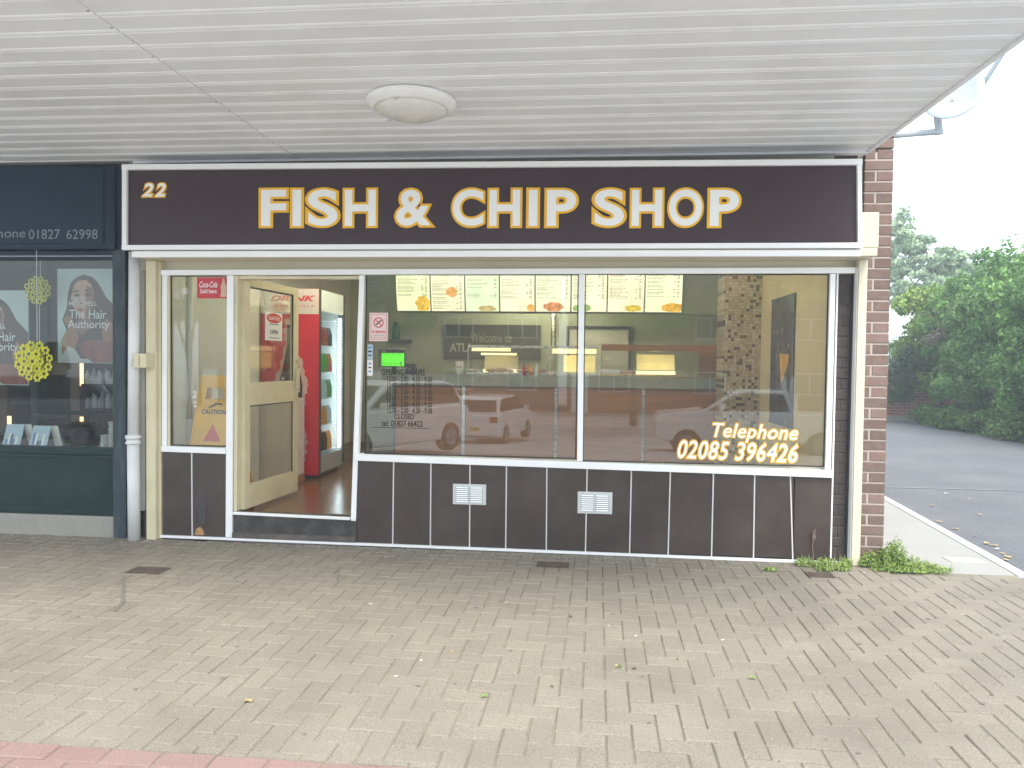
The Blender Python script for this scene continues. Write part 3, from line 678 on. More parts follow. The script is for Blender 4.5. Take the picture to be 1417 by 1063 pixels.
# drinks cooler
fr = thing('drinks_cooler', (-2.95, 2.1, FZ), 'tall red sided drinks cooler with a lit glass front inside the doorway', 'drinks cooler')
X0, X1, Y0, Y1, ZA, ZB = -3.32, -2.70, 1.80, 2.62, FZ + .05, 2.17
MB().box(X0, X1 - .005, Y0 + .012, Y1, ZB - .06, ZB).build('top', m_grey, fr, bevel=.003)
MB().box(X0, X1 - .005, Y0 + .012, Y1, ZA, ZA + .16).build('base', m_grey, fr, bevel=.003)
MB().box(X0, X0 + .03, Y0 + .012, Y1, ZA + .16, ZB - .06).build('back', m_whitep, fr)
MB().box(X0 + .03, X1 - .06, Y1 - .03, Y1, ZA + .16, ZB - .06).build('side_panel', m_whitep, fr)
MB().box(X0 + .03, X1 - .06, Y0 + .013, Y0 + .04, ZA + .16, ZB - .06).build('side_panel', m_whitep, fr)
side = MB().box(X0, X1, Y0, Y0 + .011, ZA - .01, ZB).build('side_graphic', m_red, fr)
MB().box(X0 + .001, X1 - .001, Y0 - .002, Y0 - .0005, ZB - .26, ZB - .003).build('header_print', m_paleg, side)
text('lettering', 'DRINK', (X0 + .10, Y0 - .003, ZB - .13), (X1 - .03, Y0 - .003, ZB - .07), m_redp, side, bold=.035, shear=.3)
text('lettering', 'C O C A - C O L A', (X0 + .16, Y0 - .003, ZB - .19), (X1 - .05, Y0 - .003, ZB - .165), m_redp, side, bold=.01)
def bprint(cx, z0, z1, hw, m, name, yy, jag=0):
    H = z1 - z0; pr = [(0, .75), (.04, .98), (.15, 1), (.28, .82), (.36, .78), (.48, .98), (.56, 1.0), (.70, .66), (.82, .38), (.93, .33), (1, .35)]
    pr2 = []
    for (t0, w0), (t1, w1) in zip(pr[:-1], pr[1:]):
        for k in range(5): s_ = k / 5; pr2.append((t0 + (t1 - t0) * s_, w0 + (w1 - w0) * s_))
    pr2.append(pr[-1]); rr = random.Random(3)
    L_ = [(cx + hw * (w2 + jag * rr.uniform(-.5, 1)), yy, z0 + H * t2) for t2, w2 in pr2]; Rr = [(cx - hw * (w2 + jag * rr.uniform(-.5, 1)), yy, z0 + H * t2) for t2, w2 in pr2]
    mb = MB(); n = len(L_); mb.add(L_ + Rr, [(i, i + 1, n + i + 1, n + i) for i in range(n - 1)]); return mb.build(name, m, side)
bprint(-2.995, .36, 1.86, .165, m_aura, 'splash_print', Y0 - .0020, .16)
bprint(-2.995, .40, 1.80, .125, m_bott, 'bottle_print', Y0 - .0032)
text('lettering', 'Coca-Cola', (-3.10, Y0 - .0045, 1.10), (-2.895, Y0 - .0045, 1.26), m_paper, side, bold=.01, shear=.3)
MB().box(X1 - .055, X1 + .004, Y0 + .0125, Y0 + .07, ZA - .02, ZB - .003).build('door_stile', m_dgrey, fr, bevel=.003)
MB().box(X1 - .055, X1 + .004, Y1 - .06, Y1 + .002, ZA + .02, ZB - .003).build('door_stile', m_dgrey, fr, bevel=.003)
MB().box(X1 - .055, X1 + .003, Y0 + .071, Y1 - .061, ZA + .11, ZA + .18).build('door_rail', m_grey, fr, bevel=.003)
MB().box(X1 - .055, X1 + .006, Y0 + .071, Y1 - .061, ZB - .22, ZB - .003).build('header', mat('cooler_header', (.75, .78, .7), .4, .1, emis=(.75, .85, .68), es=.35), fr, bevel=.003)
MB().box(X1 - .010, X1 - .004, Y0 + .071, Y1 - .061, ZA + .18, ZB - .22).build('door_pane', glass_mat('cooler_glass', (.9, .97, .98), 1.25, rough=.3), fr)
MB().box(X0 + .03, X1 - .06, Y0 + .041, Y1 - .031, ZA - .055, ZA - .002).build('kick_grille', m_dgrey, fr)
m_led = mat('led_strip', (1, 1, 1), .5, .0, emis=(.85, .95, 1), es=11)
for k in range(46):
    z = ZA + .20 + k * (ZB - ZA - .45) / 46
    MB().box(X1 - .035, X1 - .018, Y1 - .115, Y1 - .066, z, z + .020).build('led', m_led, fr); MB().box(X1 - .045, X1 - .03, Y0 + .043, Y0 + .07, z, z + .020).build('led', m_led, fr)  # second strip is unseen behind the near stile, added to brighten the bottles
MB().box(X0 + .0305, X0 + .034, Y0 + .05, Y1 - .04, ZA + .17, ZB - .07).build('lit_backing', mat('lit_back', (.7, .8, .85), .5, .1, emis=(.5, .66, .72), es=.55), fr)  # backing glows by itself, the cooler's light put into its material
shz = [ZA + .20 + k * .285 for k in range(6)]
for z in shz: MB().box(X0 + .035, X1 - .065, Y0 + .042, Y1 - .09, z - .008, z).build('shelf', m_whitep, fr)
cols_ = [mat('drink_red', (.5, .03, .03), .3), mat('drink_cola', (.05, .02, .015), .2), mat('drink_orange', (.75, .3, .03), .3), mat('drink_clear', (.55, .62, .66), .2), mat('drink_green', (.08, .3, .06), .3)]
bmesh_ = {}
def drink_mesh(ci):
    if ci in bmesh_: return bmesh_[ci]
    mb = MB(); mb.lathe([(.0, 0), (.030, .0), (.031, .01), (.031, .12), (.026, .15), (.012, .18), (.012, .20), (0, .20)], (0, 0, 0), 10)
    me = bpy.data.meshes.new('drink_bottle'); me.from_pydata(mb.v, [], mb.f); me.materials.append(cols_[ci]); me.polygons.foreach_set('use_smooth', [True] * len(mb.f)); bmesh_[ci] = me; return me
for si, z in enumerate(shz[:5]):
    for k in range(8):
        for r_ in range(2):
            o = inst('drink_bottle', drink_mesh((si + k // 3) % 5), (X1 - .11 - r_ * .09, Y0 + .09 + k * .078, z))
            tag(o, '%s %s row bottle from the left on the %s cooler shelf from the bottom' % (ORD[k], ('front', 'back')[r_], ORD[si]), 'bottle', 'bottles standing in the drinks cooler')

# menu light boxes
menu = []
MX = [-2.444, -1.984, -1.529, -1.077, -.616, -.154, .308, .779, 1.255]
labels = ['leftmost lit menu board with a yellow bag of chips in its corner', 'second lit menu board from the left with a round burger picture', 'third lit menu board from the left with a pale wrap along its foot',
          'fourth lit menu board from the left with a small orange nugget in the corner', 'fifth lit menu board from the left with a wide pizza picture', 'sixth lit menu board partly behind the white window mullion',
          'seventh lit menu board, pinkish lines with a yellow green burger', 'rightmost lit menu board with a large burger at its corner']
foods = [(.78, .20, .22, .26, (.95, .60, .05)), (.62, .55, .17, .15, (.85, .42, .10)), (.62, .08, .28, .09, (.62, .48, .16)), (.88, .10, .12, .11, (.95, .48, .06)),
         (.52, .14, .32, .13, (.75, .30, .12)), (.3, .1, .28, .12, (.35, .5, .15)), (.70, .11, .25, .10, (.80, .60, .06)), (.74, .13, .30, .14, (.92, .50, .05))]
m_print = mat('menu_print_lines', (.30, .29, .20), .6, .1, emis=(.4, .4, .25), es=.35)
m_mbody = mat('menu_frame', (.06, .06, .05), .4)
rr = random.Random(5)
for i in range(8):
    x0, x1 = MX[i], MX[i + 1]; W_ = x1 - x0; YM = 3.9; z0, z1 = 2.10, 2.62
    t = thing('menu_board', ((x0 + x1) / 2, YM, z0), labels[i], 'menu board', 'lit menu boards above the counter')
    def cy(z): u = (z - z0) / (z1 - z0); return YM + .10 * (1 - u) ** 2      # faces curve back towards the foot
    MB().prism([(cy(z0) + .012, z0 - .006), (YM + .22, z0 - .006), (YM + .22, z1), (YM + .012, z1), (cy(z0 + .26) + .012, z0 + .26)][::-1], x0 + .002, x1 - .002, 'x').build('light_box', m_mbody, t)
    tint_ = [(.90, .95, .62), (.95, .93, .66), (.80, .95, .66), (.95, .93, .70), (.88, .95, .68), (.95, .93, .70), (.97, .93, .68), (.90, .94, .66)][i]
    mf = mat('menu_film_%d' % i, tint_, .35, .22, scale=3.5, emis=tint_, es=.98)
    N_ = 10; vs = []
    for k in range(N_ + 1):
        z = z0 + (z1 - z0) * k / N_; vs += [(x0 + .008, cy(z), z), (x1 - .008, cy(z), z)]
    MB().add(vs, [(2 * k, 2 * k + 1, 2 * k + 3, 2 * k + 2) for k in range(N_)]).build('lit_face', mf, t)
    mb = MB(); z = z1 - .03
    while z > z0 + (.16 if i != 1 else .02):
        if rr.random() < .86:
            ln = rr.uniform(.25, .52) * W_
            xx = x0 + .03
            while xx < x0 + .03 + ln:
                wl_ = rr.uniform(.015, .05); mb.add([(xx, cy(z) - .002, z), (xx + wl_, cy(z) - .002, z), (xx + wl_, cy(z + .006) - .002, z + .006), (xx, cy(z + .006) - .002, z + .006)], [(0, 1, 2, 3)]); xx += wl_ + .007
            for q in ((.80,), (.70, .80), (.80,))[rr.randrange(3)]:
                xx = x0 + q * W_ + .02; mb.add([(xx, cy(z) - .002, z), (xx + .03, cy(z) - .002, z), (xx + .03, cy(z + .008) - .002, z + .008), (xx, cy(z + .008) - .002, z + .008)], [(0, 1, 2, 3)])
        z -= rr.choice((.016, .019, .019, .034))
    mb.build('menu_lines', m_print, t)
    fx, fz, fw, fh, fc = foods[i]; mb = MB()
    mfood = mat('food_print_%d' % i, fc, .5, .55, scale=22, emis=fc, es=.75)
    n = 22; pts = []
    for k in range(n):
        a = 2 * math.pi * k / n; r_ = rr.uniform(.82, 1.08); X = min(x1 - .01, x0 + W_ * fx + W_ * fw * math.cos(a) * r_); z = max(z0 + .004, z0 + .44 * (fz + fh * math.sin(a) * r_)); pts.append((X, cy(z) - .003, z))
    c_ = (x0 + W_ * fx, cy(z0 + .44 * fz) - .003, z0 + .44 * fz); mb.add(pts + [c_], [(k, (k + 1) % n, n) for k in range(n)]); mb.build('food_picture', mfood, t)
struct(MB().box(-2.47, 1.92, 4.13, 4.25, 2.09, 2.72).build('interior_bulkhead', m_wallg))

# counter
cn = thing('counter', (-.3, 3.7, FZ), 'long brown laminate counter with a grey green worktop across the back of the shop', 'counter')
CF = 3.55
segs = [-2.36, -1.47, -.315, .755, 1.66]
for a, b in zip(segs[:-1], segs[1:]): MB().box(a + .02, b - .02, CF, CF + .02, FZ, 1.135).build('front_panel', m_counter, cn)
MB().box(segs[0], segs[-1], CF + .021, CF + .7, FZ, 1.13).build('carcass', m_dgrey, cn)
for a in segs[1:-1]: MB().box(a - .018, a + .018, CF - .012, CF + .02, FZ, 1.135).build('steel_strip', m_steel, cn, bevel=.004)
MB().box(segs[0] - .03, segs[-1] + .02, CF - .05, CF + .75, 1.138, 1.275).build('worktop', m_ctop, cn, bevel=.006)

# heated display cabinets
m_hot = mat('hot_lamp', (1, .9, .6), .5, .0, emis=(1, .86, .45), es=1.7)
m_hotp = mat('hot_glow_panel', (.9, .75, .35), .4, .25, scale=5, emis=(1, .80, .30), es=.75)
def C(px, py, Y=3.75): q = at(px, py, Y); return q.x, q.z
def food_heap(x0, x1, z, Y, n, parent_label, group):
    pass
def cabinet(x0, x1, label, trim, lamp_x, shelfglow):
    t = thing('hot_cabinet', ((x0 + x1) / 2, 3.85, 1.277), label, 'food warmer')
    zb_, zt_ = 1.278, 1.655
    MB().box(x0, x1, 3.70, 4.15, zb_, zb_ + .03).build('base', trim, t, bevel=.003)
    MB().box(x0, x1, 3.78, 4.15, zt_ - .035, zt_).build('top', trim, t, bevel=.003)
    for a in (x0, x1 - .015): MB().prism([(3.70, zb_ + .031), (4.14, zb_ + .031), (4.14, zt_ - .036), (3.80, zt_ - .036), (3.72, zb_ + .20)][::-1], a, a + .015, 'x').build('end_panel', m_glass2, t)
    MB().prism([(3.703, zb_ + .031), (3.709, zb_ + .031), (3.726, zb_ + .20), (3.803, zt_ - .036), (3.796, zt_ - .036), (3.72, zb_ + .20)][::-1], x0 + .016, x1 - .016, 'x').build('curved_glass', m_glass2, t)
    for a in (x0, x1 - .012): MB().box(a, a + .012, 3.775, 3.79, zb_ + .03, zt_ - .036).build('trim_post', trim, t)
    for a, b, z, th in lamp_x: MB().box(a, b, 3.86, 3.92, z, z + th).build('heat_lamp', m_hot, t)
    if shelfglow:
        for a, b, z0_, z1_ in shelfglow: MB().prism([(4.02, z0_), (4.03, z0_), (4.10, z1_), (4.09, z1_)][::-1], a, b, 'x').build('lit_back_panel', m_hotp, t)
    return t
c1 = cabinet(-1.46, -.44, 'left glass food warmer on the counter with a pale angled panel and battered food', m_steel, [(-1.42, -.92, 1.58, .045), (-1.30, -.84, 1.528, .03), (-1.27, -.82, 1.310, .035)], None)
MB().prism([(3.95, 1.33), (3.96, 1.33), (4.05, 1.52), (4.04, 1.52)][::-1], -1.27, -.83, 'x').build('angled_panel', mat('pale_beige_panel', (.62, .56, .44), .4, .05), c1)
c2 = cabinet(-.40, .20, 'bright yellow lit food warmer in the middle of the counter behind the window mullion', m_steel, [(-.38, .18, 1.56, .07)], [(-.24, .17, 1.32, 1.54)])
c3 = cabinet(.24, 1.66, 'right long brass trimmed food warmer on the counter with a lit yellow panel', m_brass, [(.68, 1.17, 1.30, .05), (.85, 1.0, 1.60, .012)], [(.70, 1.18, 1.36, 1.56)])
MB().box(.24, 1.66, 3.76, 3.779, 1.60, 1.68).build('fascia_trim', m_counter, c3, bevel=.003)
MB().box(1.44, 1.66, 3.76, 3.779, 1.31, 1.598).build('fascia_trim', m_counter, c3, bevel=.003)
m_fry = mat('battered_food', (.55, .24, .05), .6, .35, scale=30, bump=.8, bscale=120)
def lump(x, y, z, s, rng):
    import mathutils
    mb = MB(); n, m_ = 10, 6; vs = []
    for j in range(m_ + 1):
        for k in range(n):
            a = 2 * math.pi * k / n; b = math.pi * j / m_; r_ = rng.uniform(.85, 1.1)
            vs.append((x + 1.9 * s * r_ * math.sin(b) * math.cos(a), y + s * r_ * math.sin(b) * math.sin(a), z + .55 * s * (1 + math.cos(b) * r_)))
    mb.add(vs, [(j * n + k, (j + 1) * n + k, (j + 1) * n + (k + 1) % n, j * n + (k + 1) % n) for j in range(m_) for k in range(n)]); return mb
for i, x in enumerate((-1.40, -1.16, -1.04, -.93, -.76, -.66, -.56, -.50, .56, .62)):
    o = lump(x, 3.80 + .03 * (i % 2), 1.347 if False else 1.3085, .035 + .008 * (i % 3), rr).build('battered_fish', m_fry, smooth=True)
    tag(o, ORD[i] + ' orange brown piece of battered food from the left in the counter warmers', 'fried food', 'battered food in the warmers')
sb = thing('salt_tub', (-1.52, 3.62, 1.277), 'tall white paper tub with a black oval mark left of the food warmer', 'tub')
a = C(631, 519, 3.62); b = C(641, 500, 3.62)
MB().lathe([(0, 0), (.045, 0), (.055, .165), (0, .165)], ((a[0] + b[0]) / 2, 3.62, 1.277), 20).build('cup', m_paper, sb, smooth=True)
cx_ = (a[0] + b[0]) / 2
MB().add([(cx_ + .026 * math.cos(k * .3), 3.571 - .0, 1.37 + .012 * math.sin(k * .3)) for k in range(21)], [tuple(range(21))]).build('mark', m_black, sb)
t = MB().lathe([(0, 0), (.05, 0), (.062, .05), (.058, .052), (0, .045)], (-.385, 3.60, 1.277), 16).build('paper_tray', m_paper, smooth=True); tag(t, 'small white paper tray on the counter by the foot of the mullion', 'tray')
for i_, (x_, mm) in enumerate(((-.72, cols_[0]), (-.64, cols_[2]), (-.56, m_paper))):
    t = MB().lathe([(0, 0), (.024, 0), (.024, .10), (.008, .135), (.006, .155), (0, .155)], (x_, 3.60, 1.277), 12).build('sauce_bottle', mm, smooth=True); tag(t, ('red', 'orange', 'white')[i_] + ' squeezy sauce bottle on the worktop in front of the left food warmer', 'bottle')
# till display
tl = thing('till_display', (-1.9, 3.3, 1.3), 'black till display with a bright green screen facing the window', 'till display')
a = at(527, 508, 3.35); b = at(560, 485, 3.35)
MB().box(a.x, b.x, 3.36, 3.40, a.z, b.z + .01).build('case', m_dark, tl, bevel=.005)
MB().box(a.x - .008, a.x, 3.27, 3.36, a.z, b.z + .01).build('hood', m_dark, tl)  # added flap that keeps the screen's green reflection off the cooler glass
gs = MB().box(a.x + .008, b.x - .008, 3.354, 3.3595, a.z + .014, b.z - .035).build('screen', mat('green_screen', (.1, .7, .02), .4, .04, emis=(.10, .95, .01), es=.95), tl)
text('lettering', '0', (b.x - .06, 3.353, a.z + .022), (b.x - .03, 3.353, a.z + .07), m_black, gs, bold=.02)
text('lettering', 'TOTAL   TO   PAY', (a.x + .02, 3.353, b.z - .055), (b.x - .03, 3.353, b.z - .045), m_black, gs)
text('lettering', '0 0 0 0 0', (a.x + .02, 3.353, a.z + .030), (b.x - .075, 3.353, a.z + .055), mat('dim_green', (.03, .25, .01), .5), gs)
text('lettering', 'Till', (a.x + .012, 3.357, b.z - .026), (a.x + .05, 3.357, b.z - .006), m_paper, tl)
MB().box((a.x + b.x) / 2 - .02, (a.x + b.x) / 2 + .02, 3.40, 3.44, 1.277, a.z + .05).build('stand', m_dark, tl)
a = at(560, 520, 3.5); b = at(574, 503, 3.5)
t = MB().prism([(3.5, 1.277), (3.66, 1.277), (3.66, 1.36), (3.52, b.z)][::-1], a.x, b.x, 'x').build('card_machine', m_dark, bevel=.006); tag(t, 'black card machine on the counter right of the green till screen', 'card machine')
ws = thing('wall_shelf', (-2.35, 5.2, 1.62), 'small wall shelf with a green bottle on the back wall above the till', 'shelf')
a = at(535, 474, 5.1); b = at(566, 470, 5.1)
MB().box(a.x, b.x, 5.05, 5.29, a.z, b.z).build('board', m_dgrey, ws)
t = MB().lathe([(0, 0), (.06, 0), (.06, .18), (.03, .22), (.03, .26), (0, .26)], (a.x + .12, 5.16, b.z + .002), 12).build('sauce_bottle', mat('dark_green_bottle', (.03, .12, .09), .3), smooth=True); tag(t, 'dark green bottle standing on the small back wall shelf', 'bottle')
# back wall sign
wm = thing('welcome_sign', (-1.3, 5.25, 1.45), 'dark back wall sign reading Welcome to above the food warmers', 'sign')
a = at(614, 497, 5.25); b = at(748, 450, 5.25)
MB().box(a.x, b.x, 5.26, 5.298, a.z, b.z).build('board', mat('dark_olive_sign', (.075, .075, .055), .5, .15, scale=2), wm)
m_oliv = mat('dull_olive_letter', (.22, .23, .12), .6, .1)
text('lettering', 'Welcome to', at(651, 474, 5.25), at(708, 461, 5.25), m_oliv, wm, bold=.02, lift=-.005)
text('lettering', 'ATLA', at(622, 487, 5.25), at(655, 475, 5.25), mat('dull_cream_letter', (.42, .42, .32), .6), wm, bold=.03, lift=-.005)
dr = thing('inner_door', (.1, 5.25, FZ), 'pale inner doorway in the back wall behind the mullion', 'door')
a = at(784, 455, 5.28); MB().box(a.x, a.x + .04, 5.25, 5.298, FZ, a.z).build('frame', m_dgrey, dr); MB().box(a.x + .9, a.x + .94, 5.25, 5.298, FZ, a.z).build('frame', m_dgrey, dr)
MB().box(a.x, a.x + .94, 5.25, 5.298, a.z + .001, a.z + .04).build('frame', m_dgrey, dr); MB().box(a.x + .041, a.x + .899, 5.27, 5.298, FZ, a.z - .001).build('leaf', m_wallw, dr)
# thin partition post that shows left of the mullion
a = at(752, 500, 2.2); t = MB().tube([(a.x, 4.8, FZ), (a.x, 4.8, 2.7)], .035, 10).build('steel_pole', m_steel, smooth=True); tag(t, 'pale vertical steel pole behind the counter left of the mullion', 'pole')

# tiled pier with small mosaic
m_mos = bpy.data.materials.new('mosaic'); m_mos.use_nodes = True
t = m_mos.node_tree; N = t.nodes; L = t.links; b = N['Principled BSDF']; b.inputs['Roughness'].default_value = .3
g = N.new('ShaderNodeNewGeometry'); vm = N.new('ShaderNodeVectorMath'); vm.operation = 'SCALE'; vm.inputs['Scale'].default_value = 1 / .032; L.new(g.outputs['Position'], vm.inputs[0])
fl = N.new('ShaderNodeVectorMath'); fl.operation = 'FLOOR'; L.new(vm.outputs[0], fl.inputs[0])
sx = N.new('ShaderNodeSeparateXYZ'); L.new(fl.outputs[0], sx.inputs[0]); cx3 = N.new('ShaderNodeCombineXYZ'); L.new(sx.outputs[0], cx3.inputs[0]); L.new(sx.outputs[2], cx3.inputs[1])
wn = N.new('ShaderNodeTexWhiteNoise'); L.new(cx3.outputs[0], wn.inputs['Vector'])
rp = N.new('ShaderNodeValToRGB'); rp.color_ramp.interpolation = 'CONSTANT'; e = rp.color_ramp.elements; e[0].color = (.06, .035, .02, 1); e[1].position = .13; e[1].color = (.38, .29, .17, 1)
for p_, c_ in ((.4, (.46, .37, .24, 1)), (.7, (.34, .26, .15, 1)), (.85, (.52, .44, .30, 1))): q = e.new(p_); q.color = c_
L.new(wn.outputs['Value'], rp.inputs[0])
fc = N.new('ShaderNodeVectorMath'); fc.operation = 'FRACTION'; L.new(vm.outputs[0], fc.inputs[0]); sy = N.new('ShaderNodeSeparateXYZ'); L.new(fc.outputs[0], sy.inputs[0])
def gt(a, v, op):
    k = N.new('ShaderNodeMath'); k.operation = op; L.new(a, k.inputs[0]); k.inputs[1].default_value = v; return k.outputs[0]
k1 = N.new('ShaderNodeMath'); k1.operation = 'MAXIMUM'; L.new(gt(sy.outputs[0], .12, 'LESS_THAN'), k1.inputs[0]); L.new(gt(sy.outputs[2], .12, 'LESS_THAN'), k1.inputs[1])
mxm = N.new('ShaderNodeMix'); mxm.data_type = 'RGBA'; L.new(k1.outputs[0], mxm.inputs[0]); L.new(rp.outputs[0], mxm.inputs[6]); mxm.inputs[7].default_value = (.26, .2, .13, 1); L.new(mxm.outputs[2], b.inputs['Base Color'])
for i_, (x_, y_) in enumerate(((-2.2, 1.35), (.6, 1.7), (-.6, 4.6))):  # unseen strip lights, added to brighten the shop interior
    tf = thing('ceiling_tube_light', (x_, y_, 2.68), ['ceiling strip light above the drinks cooler inside the chip shop', 'ceiling strip light behind the top of the right pane', 'ceiling strip light behind the menu boards'][i_], 'light')
    MB().box(x_ - .62, x_ + .62, y_ - .05, y_ + .05, 2.68, 2.719).build('fitting', m_whitep, tf)
    MB().tube([(x_ - .6, y_, 2.655), (x_ + .6, y_, 2.655)], .019, 10).build('tube', mat('lit_tube', (1, 1, .95), .5, 0, emis=(1, .93, .70), es=74), tf)
cp = MB().box(1.52, 1.918, 2.62, 3.0, FZ, 2.72).build('tiled_column', m_mos); tag(cp, 'beige mosaic tiled column with scattered dark tiles behind the right pane', 'column')
# framed poster on the right wall
po = thing('wall_poster', (1.9, 1.75, .86), 'tall dark blue poster with an orange paper cone of chips on the right wall', 'poster')
MB().box(1.905, 1.918, 1.33, 2.14, .865, 2.10).build('board', mat('dark_blue_poster', (.035, .045, .075), .3, .4, scale=4, dirt=.5, dscale=6, dcol=(.14, .06, .05)), po)
PB = (Vector((0, -1, 0)), Vector((0, 0, 1)), Vector((-1, 0, 0)))
mb = MB(); mb.poly([(1.903, 1.80, 1.56), (1.903, 1.46, 1.54), (1.903, 1.50, 1.44), (1.903, 1.66, 1.30), (1.903, 1.72, 1.27)]); mb.build('cone_picture', m_chip, po)
mb = MB(); mb.box(1.9, 1.9035, 1.33, 2.14, .865, .88); mb.box(1.9, 1.9035, 1.33, 2.14, 2.085, 2.10); mb.build('poster_edge', m_dgrey, po)

# ------------------------------------------------------------------ hair salon next door
sa = thing('salon_shopfront', (-5.6, 0, 0), 'dark teal hair salon shopfront left of the chip shop', 'shopfront')
XL = -8.6
MB().box(-3.708, -3.600, -.045, .06, -.005, 2.30).build('post', m_bluegrey, sa, bevel=.004)
MB().box(-3.598, -3.556, -.01, .06, -.005, 2.30).build('side_post', m_bluegrey, sa, bevel=.003)
MB().box(XL, -3.710, -.02, .05, .655, .715).build('cill', m_teal, sa, bevel=.006)
MB().box(XL, -3.710, -.002, .05, .165, .654).build('stall_riser', m_teal, sa)
MB().box(XL, -3.710, -.018, -.003, .625, .650).build('riser_moulding', m_teal, sa, bevel=.003)
MB().box(XL, -3.710, -.018, -.003, .168, .215).build('riser_moulding', m_teal, sa, bevel=.003)
MB().box(XL, -3.710, -.03, .05, 2.215, 2.285).build('head', m_teals, sa, bevel=.004)
MB().box(XL, -3.710, -.038, -.031, 2.238, 2.246).build('head_bead', mat('pale_bead', (.35, .38, .4), .3), sa)
MB().box(XL, -3.712, .004, .010, .716, 2.214).build('window_pane', m_glass_s, sa)
m_stone = mat('pale_stone_plinth', (.36, .34, .30), .9, .15, bump=.7, bscale=60, dirt=.5, dscale=6, dcol=(.2, .19, .17), grain=.1)
xx = -3.712
while xx > XL:
    MB().box(xx - 1.02, xx - .003, -.03, .05, -.01, .163).build('plinth_stone', m_stone, sa, bevel=.004); xx -= 1.025
ss = thing('salon_sign', (-5.6, -.1, 2.3), 'dark navy salon fascia sign with a grey telephone number', 'sign')
MB().box(XL, -3.66, -.085, .01, 2.290, 2.945).build('board', m_teals, ss, bevel=.004)
MB().box(XL, -3.745, -.096, -.0855, 2.335, 2.93).build('raised_panel', mat('navy_panel', (.004, .022, .046), .42, .12, spec=.25, scale=1.5), ss, bevel=.003)
MB().box(-3.655, -3.60, -.06, .01, 2.301, 2.945).build('end_return', m_teals, ss)
m_sgrey = mat('sign_grey_letter', (.20, .24, .27), .5, .05)
text('lettering', 'Telephone', at(-49, 333, -.097), at(35, 316.5, -.097), m_sgrey, ss, lift=.0005)
text('lettering', '01827', at(40, 331, -.097), at(83, 317.5, -.097), m_sgrey, ss, lift=.0005)
text('lettering', '62998', at(92, 331, -.097), at(135, 317.5, -.097), m_sgrey, ss, lift=.0005)
# interior
m_sdark = mat('salon_dark_wall', (.10, .095, .085), .6, .1)
struct(MB().box(XL, -3.62, .05, 3.9, .10, .15).build('salon_floor', mat('salon_floor', (.11, .085, .06), .3, .1)))
struct(MB().box(XL, -3.62, 3.9, 3.96, .15, 2.9).build('salon_back_wall', m_sdark))
struct(MB().box(-3.66, -3.61, .06, 3.9, .15, 2.9).build('salon_side_wall', m_sdark))
struct(MB().box(XL, -3.62, .06, 3.9, 2.6, 2.66).build('salon_ceiling', mat('salon_ceiling', (.5, .48, .44), .7)))
struct(MB().box(XL, XL + .05, .06, 3.9, .15, 2.6).build('salon_side_wall', m_sdark))
YP = .16
m_pbg = mat('poster_teal_grey', (.42, .52, .50), .5, .08, scale=2)
m_hair = mat('poster_brown_hair', (.075, .045, .03), .5, .5, scale=18, stretch=(3, 1, .6))
m_hair2 = mat('poster_chestnut_hair', (.28, .14, .07), .5, .5, scale=18, stretch=(3, 1, .6))
m_skin = mat('poster_skin', (.46, .30, .23), .5, .15, scale=5)
m_shade = mat('poster_skin_shadow', (.22, .135, .105), .5, .2, scale=5)
m_lip = mat('poster_lip', (.25, .08, .07), .5)
m_gown = mat('poster_red_gown', (.22, .075, .06), .5, .3, scale=12, stretch=(2, 1, .5))
